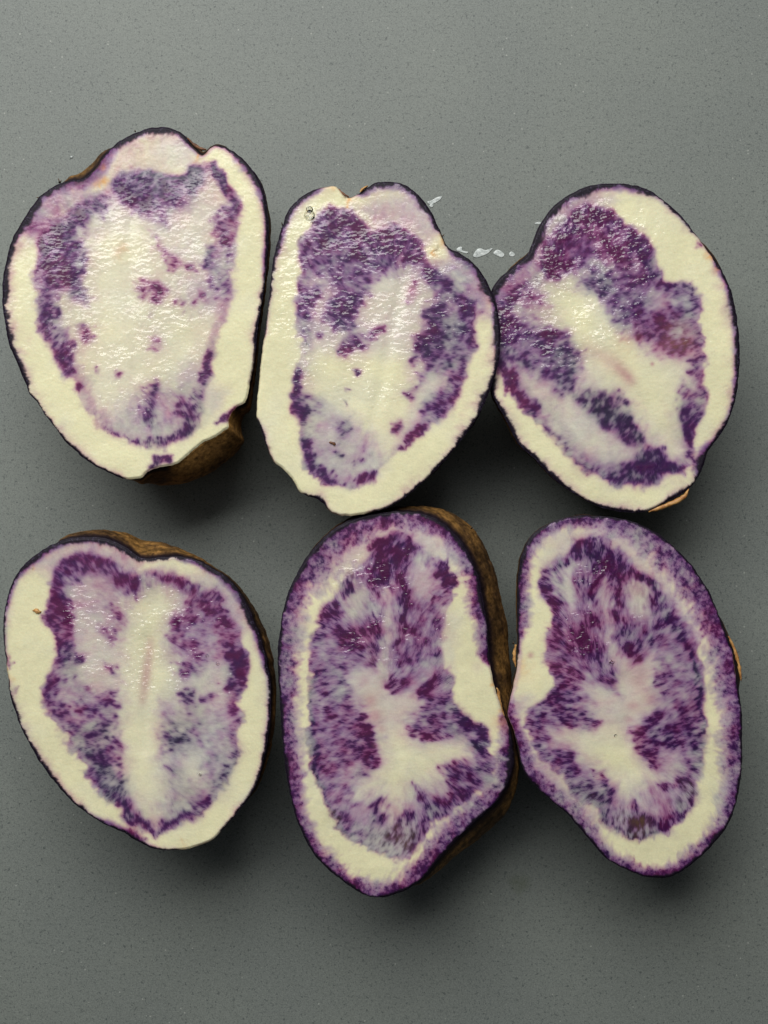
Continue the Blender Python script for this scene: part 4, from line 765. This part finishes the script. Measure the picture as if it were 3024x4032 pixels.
def build_potato(D):
    ox, oy = D['org']; s = D['s']
    poly = np.array([(ox + a / s, oy + b / s) for a, b in D['outline']])
    curve = spline(poly, 5.0)
    # a slightly uneven edge, as a knife leaves it
    tt = np.arange(len(curve))
    cen = curve.mean(0)
    rad = curve - cen; rl = np.linalg.norm(rad, axis=1, keepdims=True)
    curve = curve + rad / rl * (0.9 * fbm(D['seed'] + 70, curve[:, 0], curve[:, 1], 22, 3))[:, None]
    zt = FACE_Z + D['z']
    bx, by = unproj(cen[0], cen[1], 0.0)
    cwx, cwy = unproj(cen[0], cen[1], zt)
    base = np.array([float(cwx) * 0.5 + float(bx) * 0.5, float(cwy) * 0.5 + float(by) * 0.5, 0.0])
    root = bpy.data.objects.new('cut_potato', None); COL.objects.link(root)
    root.location = base; root.empty_display_size = 0.01
    tag(root, D['label'], 'potato', 'halved purple potatoes')
    # --- flesh: fine grid clipped to the traced outline
    x0, y0 = curve.min(0) - 3 * STEP; x1, y1 = curve.max(0) + 3 * STEP
    xs = np.arange(x0, x1, STEP); ys = np.arange(y0, y1, STEP)
    X, Y = np.meshgrid(xs, ys)
    sd = poly_sd(curve[::1], X, Y) if False else signed_fast(curve, X, Y)
    col, wet, h, rim = cut_face(D, X, Y, sd)
    ins = sd > 0
    q = ins[:-1, :-1] | ins[1:, :-1] | ins[:-1, 1:] | ins[1:, 1:]
    use = np.zeros(X.shape, bool)
    use[:-1, :-1] |= q; use[1:, :-1] |= q; use[:-1, 1:] |= q; use[1:, 1:] |= q
    PX, PY = X.copy(), Y.copy()
    oi = np.argwhere(use & ~ins)
    pts = np.stack([X[oi[:, 0], oi[:, 1]], Y[oi[:, 0], oi[:, 1]]], 1)
    A = curve; Bc = np.roll(curve, -1, 0); e = Bc - A; L = (e ** 2).sum(1)
    t = np.clip(((pts[:, None, :] - A[None]) * e[None]).sum(2) / L[None], 0, 1)
    cp = A[None] + t[..., None] * e[None]
    dd = ((pts[:, None, :] - cp) ** 2).sum(2); k = dd.argmin(1)
    sn = cp[np.arange(len(pts)), k]
    PX[oi[:, 0], oi[:, 1]] = sn[:, 0]; PY[oi[:, 0], oi[:, 1]] = sn[:, 1]
    vid = -np.ones(X.shape, int); vid[use] = np.arange(use.sum())
    wx, wy = unproj(PX[use], PY[use], zt)
    V = np.stack([wx - base[0], wy - base[1], zt + h[use]], 1)
    a = vid[:-1, :-1][q]; b = vid[1:, :-1][q]; c = vid[1:, 1:][q]; d = vid[:-1, 1:][q]
    F = np.stack([a, b, c, d], 1)
    mesh_obj('flesh', V, F.ravel(), np.full(len(F), 4), M_FLESH, root, attrs={'pigment': col[use], 'wet': wet[use]})
    # --- skin: lofted from the rim of the cut down to the counter
    N = len(curve); M = 44
    off = np.zeros((N, 2)); wsum = np.zeros(N) + 1e-9; wt = np.zeros(N)
    for (x, y, dx, dy, r) in D['bulge']:
        px, py = ox + x / s, oy + y / s
        g = np.exp(-((curve[:, 0] - px) ** 2 + (curve[:, 1] - py) ** 2) / (r / s * 0.9) ** 2)
        off += g[:, None] * np.array([dx / s, dy / s]); wsum += g; wt = np.maximum(wt, g)
    off = off / wsum[:, None] * np.clip(wt * 1.6, 0, 1)[:, None]
    bm = np.clip(np.linalg.norm(off, axis=1) / 5.0, 0, 1)
    def rsm(a, r):
        k = np.hanning(2 * r + 3)[1:-1]; k /= k.sum()
        return sum(w * np.roll(a, i - r, 0) for i, w in enumerate(k))
    bm = rsm(bm, 12); off = rsm(off, 22)
    us = np.concatenate([[-0.05, -0.02, 0.0], np.linspace(0.015, 1, M) ** 1.15 * (math.pi / 2)])
    u0 = 0.10 + 0.42 * np.clip(np.linalg.norm(off, axis=1) / 55.0, 0, 1)
    for (x, y, r) in D.get('tear', []):
        u0 = u0 - (u0 - 0.36) * np.exp(-((curve[:, 0] - ox - x / s) ** 2 + (curve[:, 1] - oy - y / s) ** 2) / (r / s) ** 2)
    fx, fy = unproj(curve[:, 0], curve[:, 1], zt)
    Fw = np.stack([fx, fy], 1); cw = base[:2]
    nrm = Fw - np.roll(Fw, 1, 0); nrm = np.stack([-(np.roll(Fw, -2, 0) - np.roll(Fw, 2, 0))[:, 1], (np.roll(Fw, -2, 0) - np.roll(Fw, 2, 0))[:, 0]], 1)
    nrm /= np.linalg.norm(nrm, axis=1, keepdims=True) + 1e-12; nrm = rsm(nrm, 6)
    if ((Fw - cw) * nrm).sum() < 0: nrm = -nrm
    z0 = (zt - 0.0006) * (1 - np.sin(u0))
    tx, ty = unproj(curve[:, 0] + off[:, 0], curve[:, 1] + off[:, 1], z0)
    T = np.stack([tx, ty], 1)
    rings = []; cols = []
    ang = np.arange(N)
    lump = lambda u: 0.0004 * fbm(D['seed'] + 90, curve[:, 0] + 260 * u, curve[:, 1] + 190 * u, 330, 2)
    for i, u in enumerate(us):
        if i < 3:
            inset = (0.00045, 0.0002, 0.00002)[i]; zz = zt + (-0.0014, -0.0007, -0.00048)[i]
            ring = Fw - nrm * inset; z = np.full(N, zz)
        else:
            sc = max(math.cos(u), 0) ** 0.62
            ring = cw + (Fw - nrm * 0.00006 - cw) * (0.03 + 0.97 * sc)
            z = np.full(N, (zt - 0.0006) * (1 - math.sin(u)))
            B0 = cw + (Fw - cw) * (0.03 + 0.97 * np.cos(u0) ** 0.62)[:, None]
            w = np.where(u < u0, np.sin(np.minimum(u / u0, 1) * math.pi / 2), np.cos(np.clip((u - u0) / (math.pi / 2 - u0), 0, 1) * math.pi / 2) ** 1.1)
            ring = ring + (T - B0) * (w * bm)[:, None]
            ring = ring + nrm * ((lump(u) - 0.0002) * smooth(np.array(u), 0.05, 0.6))[:, None]
        rings.append(np.column_stack([ring[:, 0] - base[0], ring[:, 1] - base[1], np.maximum(z, 0.0)]))
        # colour of the periderm
        n1 = standard(fbm(D['seed'] + 40, curve[:, 0] * 0.6 + 300 * u, curve[:, 1] * 0.6 + 170 * u, 60, 4))
        n2 = standard(fbm(D['seed'] + 41, curve[:, 0] + 700 * u, curve[:, 1] + 400 * u, 18, 3))
        k1 = smooth(n1, -0.8, 1.2)[:, None]; k2 = smooth(n2, 0.6, 1.8)[:, None] * 0.6
        cc = lin(82, 60, 35) * (1 - k1) + lin(126, 93, 50) * k1
        cc = cc * (1 - k2) + lin(52, 36, 30) * k2
        n4 = standard(fbm(D['seed'] + 43, curve[:, 0] * 0.25 + 900 * u, curve[:, 1] * 0.25 + 820 * u, 9, 3))
        cc = cc * np.clip(1.05 + 0.28 * n4, 0.4, 1.7)[:, None]
        edge = 1 - smooth(np.array(u), 0.02, 0.10)
        ec = lin(22, 14, 24); cc = cc * (1 - edge) + ec * edge
        for (x, y, r) in D.get('tear', []):
            g = np.exp(-((curve[:, 0] - ox - x / s) ** 2 + (curve[:, 1] - oy - y / s) ** 2) / (r / s) ** 2)
            g = smooth(g, 0.15, 0.7) * (1 - 0.75 * smooth(u + 0.015 * n1, 0.02, 0.10)) * (1 - 0.5 * k2[:, 0]); g = g[:, None]
            cc = cc * (1 - g) + lin(176, 132, 74) * g
        cols.append(cc)
    rings.append(np.array([[rings[-1][:, 0].mean(), rings[-1][:, 1].mean(), 0.0]]))
    cols.append(cols[-1][:1])
    V = np.vstack(rings); CC = np.vstack(cols); R = len(us)
    jn = (np.arange(N) + 1) % N; j = np.arange(N)
    quads = np.vstack([np.stack([r * N + j, (r + 1) * N + j, (r + 1) * N + jn, r * N + jn], 1) for r in range(R - 1)])
    tris = np.stack([(R - 1) * N + j, np.full(N, R * N), (R - 1) * N + jn], 1)
    D['skin_colour'] = CC
    sk = mesh_obj('skin', V, np.concatenate([quads.ravel(), tris.ravel()]), np.concatenate([np.full(len(quads), 4), np.full(len(tris), 3)]),
                  M_SKIN, root, attrs={'pigment': CC})
    D['root'] = root; D['base'] = base; D['zt'] = zt; D['curve'] = curve
    return root

def signed_fast(curve, X, Y):
    """signed distance to a dense outline: exact near it, coarse inside"""
    st = 4
    Xc = X[::st, ::st]; Yc = Y[::st, ::st]
    sdc = poly_sd(curve[::1], Xc, Yc)
    # bilinear lift to the fine grid
    ii = np.arange(X.shape[0]) / st; jj = np.arange(X.shape[1]) / st
    i0 = np.clip(np.floor(ii).astype(int), 0, max(Xc.shape[0] - 2, 0)); j0 = np.clip(np.floor(jj).astype(int), 0, max(Xc.shape[1] - 2, 0))
    fi = (ii - i0)[:, None]; fj = (jj - j0)[None]
    g = lambda a, b: sdc[np.ix_(a, b)]
    sd = (g(i0, j0) * (1 - fj) + g(i0, j0 + 1) * fj) * (1 - fi) + (g(i0 + 1, j0) * (1 - fj) + g(i0 + 1, j0 + 1) * fj) * fi
    near = np.abs(sd) < 45
    sd[near] = poly_sd(curve, X[near], Y[near])
    return sd

for D in POTATOES: build_potato(D)

# ------------------------------------------------------------------ small things
def at(D, x, y, dz=0.0):
    """photo position in the potato's own trace -> point on its face, relative to its root"""
    px, py = D['org'][0] + x / D['s'], D['org'][1] + y / D['s']
    z = D['zt'] + dz
    wx, wy = unproj(px, py, z)
    return np.array([float(wx), float(wy), z])

def blob(name, pts2, height, mat, loc, parent=None, seed=0, rough=0.15, rings=7):
    """low mound over a closed outline: flat below, rounded above"""
    P = np.asarray(pts2, float); n = len(P); c = P.mean(0); V = []; rng = np.random.default_rng(seed)
    for r in range(rings):
        a = r / (rings - 1) * math.pi / 2 * 0.97
        k = math.cos(a); z = height * math.sin(a)
        q = c + (P - c) * k
        V += [(x, y, z * (1 + rough * rng.uniform(-1, 1)) if r else 0.0) for x, y in q]
    V.append((c[0], c[1], height)); V.append((c[0], c[1], 0.0))
    F = []; S = []
    for r in range(rings - 1):
        for i in range(n):
            j = (i + 1) % n
            F += [r * n + i, r * n + j, (r + 1) * n + j, (r + 1) * n + i]; S.append(4)
    for i in range(n):
        j = (i + 1) % n
        F += [(rings - 1) * n + i, (rings - 1) * n + j, rings * n]; S.append(3)
        F += [j, i, rings * n + 1]; S.append(3)
    return mesh_obj(name, V, F, S, mat, parent, loc)

def tube(name, pts, r0, r1, mat, parent=None, loc=(0, 0, 0), n=7):
    V = []; F = []; S = []
    P = [Vector(p) for p in pts]
    for i, p in enumerate(P):
        d = (P[min(i + 1, len(P) - 1)] - P[max(i - 1, 0)]).normalized()
        u = d.cross(Vector((0, 0, 1)));  u = u.normalized() if u.length > 1e-4 else Vector((1, 0, 0)); w = d.cross(u)
        r = r0 + (r1 - r0) * i / (len(P) - 1)
        for k in range(n):
            a = 2 * math.pi * k / n
            V.append(tuple(p + (u * math.cos(a) + w * math.sin(a)) * r))
    for i in range(len(P) - 1):
        for k in range(n):
            F += [i * n + k, i * n + (k + 1) % n, (i + 1) * n + (k + 1) % n, (i + 1) * n + k]; S.append(4)
    F += list(range(n))[::-1]; S.append(n); F += [(len(P) - 1) * n + k for k in range(n)]; S.append(n)
    return mesh_obj(name, V, F, S, mat, parent, loc)

def peel(name, D, path, widths, dz, curl, mat=None, label=None):
    """curled strip of dried skin: photo path, width at each point, drop below the face"""
    q = np.linspace(0, len(path) - 1, (len(path) - 1) * 4 + 1); ii = np.arange(len(path))
    xs = [p[0] for p in path]; ys = [p[1] for p in path]
    path = list(zip(np.interp(q, ii, xs), np.interp(q, ii, ys))); widths = np.interp(q, ii, widths); dz = np.interp(q, ii, dz)
    base = D['base']; V = []; n = len(path); K = 5; rng = random.Random(len(path) + int(path[0][0]))
    P = [at(D, x, y, d) for (x, y), d in zip(path, dz)]
    for i in range(n):
        t = P[min(i + 1, n - 1)] - P[max(i - 1, 0)]; t[2] = 0; t /= np.linalg.norm(t) + 1e-9
        nn = np.array([-t[1], t[0], 0])
        wj = rng.uniform(0.6, 1.2)
        for k in range(K):
            f = (k / (K - 1) - 0.5) * wj
            p = P[i] + nn * f * widths[i] / D['s'] * PXM + np.array([0, 0, curl * (1 - (2 * f) ** 2)])
            p = p + np.array([rng.uniform(-1, 1), rng.uniform(-1, 1), rng.uniform(-1, 1)]) * 0.00006
            V.append(p - base)
    m = len(V)
    for v in list(V): V.append(v - np.array([0, 0, 0.00012]))
    F = []; S = []
    for i in range(n - 1):
        for k in range(K - 1):
            a, b, c, d = i * K + k, i * K + k + 1, (i + 1) * K + k + 1, (i + 1) * K + k
            F += [a, b, c, d]; S.append(4); F += [m + d, m + c, m + b, m + a]; S.append(4)
    ring = [k for k in range(K)] + [i * K + K - 1 for i in range(1, n)] + [(n - 1) * K + k for k in range(K - 2, -1, -1)] + [i * K for i in range(n - 2, 0, -1)]
    for a, b in zip(ring, ring[1:] + ring[:1]): F += [b, a, m + a, m + b]; S.append(4)
    o = mesh_obj(name, V, F, S, mat or M_PEEL, D['root'])
    if label: o['label'] = label
    return o

P1, P2, P3, P4, P5, P6 = POTATOES
# strips of peel
peel('peel_strip', P3, [(962,2012),(1010,1996),(1070,1976),(1130,1952),(1175,1922),(1196,1880)], [14,34,34,36,30,8], [-.0012,-.001,-.001,-.001,-.001,-.0006], 0.0006)
peel('peel_strip', P5, [(1178,985),(1188,1010),(1190,1045),(1200,1085),(1218,1130)], [6,18,20,14,6], [-.0006,-.0008,-.001,-.001,-.001], 0.0004)
peel('peel_strip', P6, [(140,765),(133,800),(132,840),(138,880)], [8,22,20,6], [-.001,-.001,-.001,-.001], 0.0004)
peel('peel_strip', P6, [(1228,722),(1250,765),(1270,820),(1286,880),(1294,950)], [6,14,18,16,5], [-.0008,-.001,-.001,-.001,-.001], 0.0003)
peel('peel_strip', P2, [(645,160),(660,140),(690,122)], [10,18,8], [-.0004,-.0003,-.0006], 0.0006)
peel('peel_strip', P2, [(520,140),(540,165),(580,185)], [8,22,8], [-.0008,-.0008,-.0006], 0.0003, M_DARKCRUMB)
peel('peel_strip', P1, [(1090,140),(1120,172),(1160,200),(1200,206)], [10,20,22,8], [-.001,-.0012,-.0012,-.001], 0.0004, M_DARKCRUMB)
# rootlets on the skin
for D, pts in ((P1, [(345,400),(338,372)]), (P1, [(348,398),(355,380)]), (P1, [(228,484),(212,482)]), (P1, [(130,640),(118,632)]),
               (P2, [(195,350),(188,332)]), (P2, [(196,372),(184,366)]), (P2, [(1118,415),(1134,402)]), (P1, [(785,100),(782,92)]), (P5, [(1262,760),(1266,750)]), (P5, [(1048,172),(1050,158)])):
    q = [at(D, *pts[0], -0.001), at(D, *(np.mean(pts, 0) + [2, 1]), -0.0006), at(D, *pts[1], -0.0004)]
    tube('rootlet', [p - D['base'] for p in q], 0.00022, 0.00008, M_ROOT, D['root'])

def circle(r, n=20, sx=1.0, sy=1.0, rot=0.0, jag=0.0, seed=0):
    rng = random.Random(seed); out = []
    for k in range(n):
        a = 2 * math.pi * k / n; rr = r * (1 + jag * rng.uniform(-1, 1))
        x, y = rr * math.cos(a) * sx, rr * math.sin(a) * sy
        out.append((x * math.cos(rot) - y * math.sin(rot), x * math.sin(rot) + y * math.cos(rot)))
    return out
def bubble(D, x, y, r, label, group=None):
    p = at(D, x, y, -0.00005); R = r / D['s'] * PXM
    o = blob('water_bubble', circle(R, 28), R * 0.38, M_WATER, p, rough=0, rings=9)
    tag(o, label, 'bubble', group or 'water bubbles on the wet cut faces'); return o
bubble(P2, 352, 292, 32, 'largest water bubble, near the upper left rim of the upper middle potato half')
bubble(P2, 352, 258, 20, 'water bubble touching the upper side of the largest bubble on the upper middle potato')
bubble(P2, 368, 330, 15, 'tiny water bubble just below the largest bubble on the upper middle potato')
bubble(P2, 340, 1042, 13, 'tiny water bubble alone on the left cream edge of the upper middle potato, halfway down')
bubble(P2, 300, 420, 10, 'tiny water bubble on cream flesh beside purple flecks, below the bubble cluster')
bubble(P4, 1160, 1548, 14, 'round water bubble on the pale lower right of the heart shaped potato half')
bubble(P4, 1265, 905, 12, 'small bright water drop on the upper right of the heart shaped potato half')
bubble(P4, 1202, 858, 10, 'small bright water drop left of another one on the heart shaped potato half')
bubble(P5, 525, 776, 12, 'water drop at the fork of the pale star on the lower middle potato half')
bubble(P6, 630, 858, 16, 'bright water drop beside the pale star of the lower right potato half')
bubble(P6, 650, 1232, 8, 'tiny water drop on the cream centre of the lower right potato half')

def crumb(D, x, y, pts, mat, label, hgt=0.0005, name='peel_crumb', cat='crumb'):
    p = at(D, x, y, 0.00008)
    o = blob(name, [(a / D['s'] * PXM, b / D['s'] * PXM) for a, b in pts], hgt, mat, p, rough=0.4, seed=3, rings=4)
    tag(o, label, cat); return o
crumb(P4, 215, 597, [(-28,0),(-20,8),(-8,14),(6,12),(12,2),(26,-4),(20,-14),(4,-18),(-8,-14),(-14,-6)], M_CRUMB, 'small tan crumb of peel on the cream left edge of the heart shaped potato half')
crumb(P2, 487, 1616, [(-22,8),(-14,12),(0,8),(14,6),(18,-8),(6,-12),(-4,-4),(-18,0)], M_DARKCRUMB, 'small dark brown crumb on the lower flesh of the upper middle potato half', 0.0003)

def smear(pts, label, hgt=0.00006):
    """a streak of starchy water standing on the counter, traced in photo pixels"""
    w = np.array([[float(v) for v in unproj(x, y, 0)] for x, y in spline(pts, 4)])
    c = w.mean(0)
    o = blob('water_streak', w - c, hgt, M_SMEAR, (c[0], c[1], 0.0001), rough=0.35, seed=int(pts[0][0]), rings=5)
    tag(o, label, 'water streak', 'water streaks with painted sky sheen on the counter'); return o
def S2(l): return [(980 + x / 1.4747, 650 + y / 1.4747) for x, y in l]
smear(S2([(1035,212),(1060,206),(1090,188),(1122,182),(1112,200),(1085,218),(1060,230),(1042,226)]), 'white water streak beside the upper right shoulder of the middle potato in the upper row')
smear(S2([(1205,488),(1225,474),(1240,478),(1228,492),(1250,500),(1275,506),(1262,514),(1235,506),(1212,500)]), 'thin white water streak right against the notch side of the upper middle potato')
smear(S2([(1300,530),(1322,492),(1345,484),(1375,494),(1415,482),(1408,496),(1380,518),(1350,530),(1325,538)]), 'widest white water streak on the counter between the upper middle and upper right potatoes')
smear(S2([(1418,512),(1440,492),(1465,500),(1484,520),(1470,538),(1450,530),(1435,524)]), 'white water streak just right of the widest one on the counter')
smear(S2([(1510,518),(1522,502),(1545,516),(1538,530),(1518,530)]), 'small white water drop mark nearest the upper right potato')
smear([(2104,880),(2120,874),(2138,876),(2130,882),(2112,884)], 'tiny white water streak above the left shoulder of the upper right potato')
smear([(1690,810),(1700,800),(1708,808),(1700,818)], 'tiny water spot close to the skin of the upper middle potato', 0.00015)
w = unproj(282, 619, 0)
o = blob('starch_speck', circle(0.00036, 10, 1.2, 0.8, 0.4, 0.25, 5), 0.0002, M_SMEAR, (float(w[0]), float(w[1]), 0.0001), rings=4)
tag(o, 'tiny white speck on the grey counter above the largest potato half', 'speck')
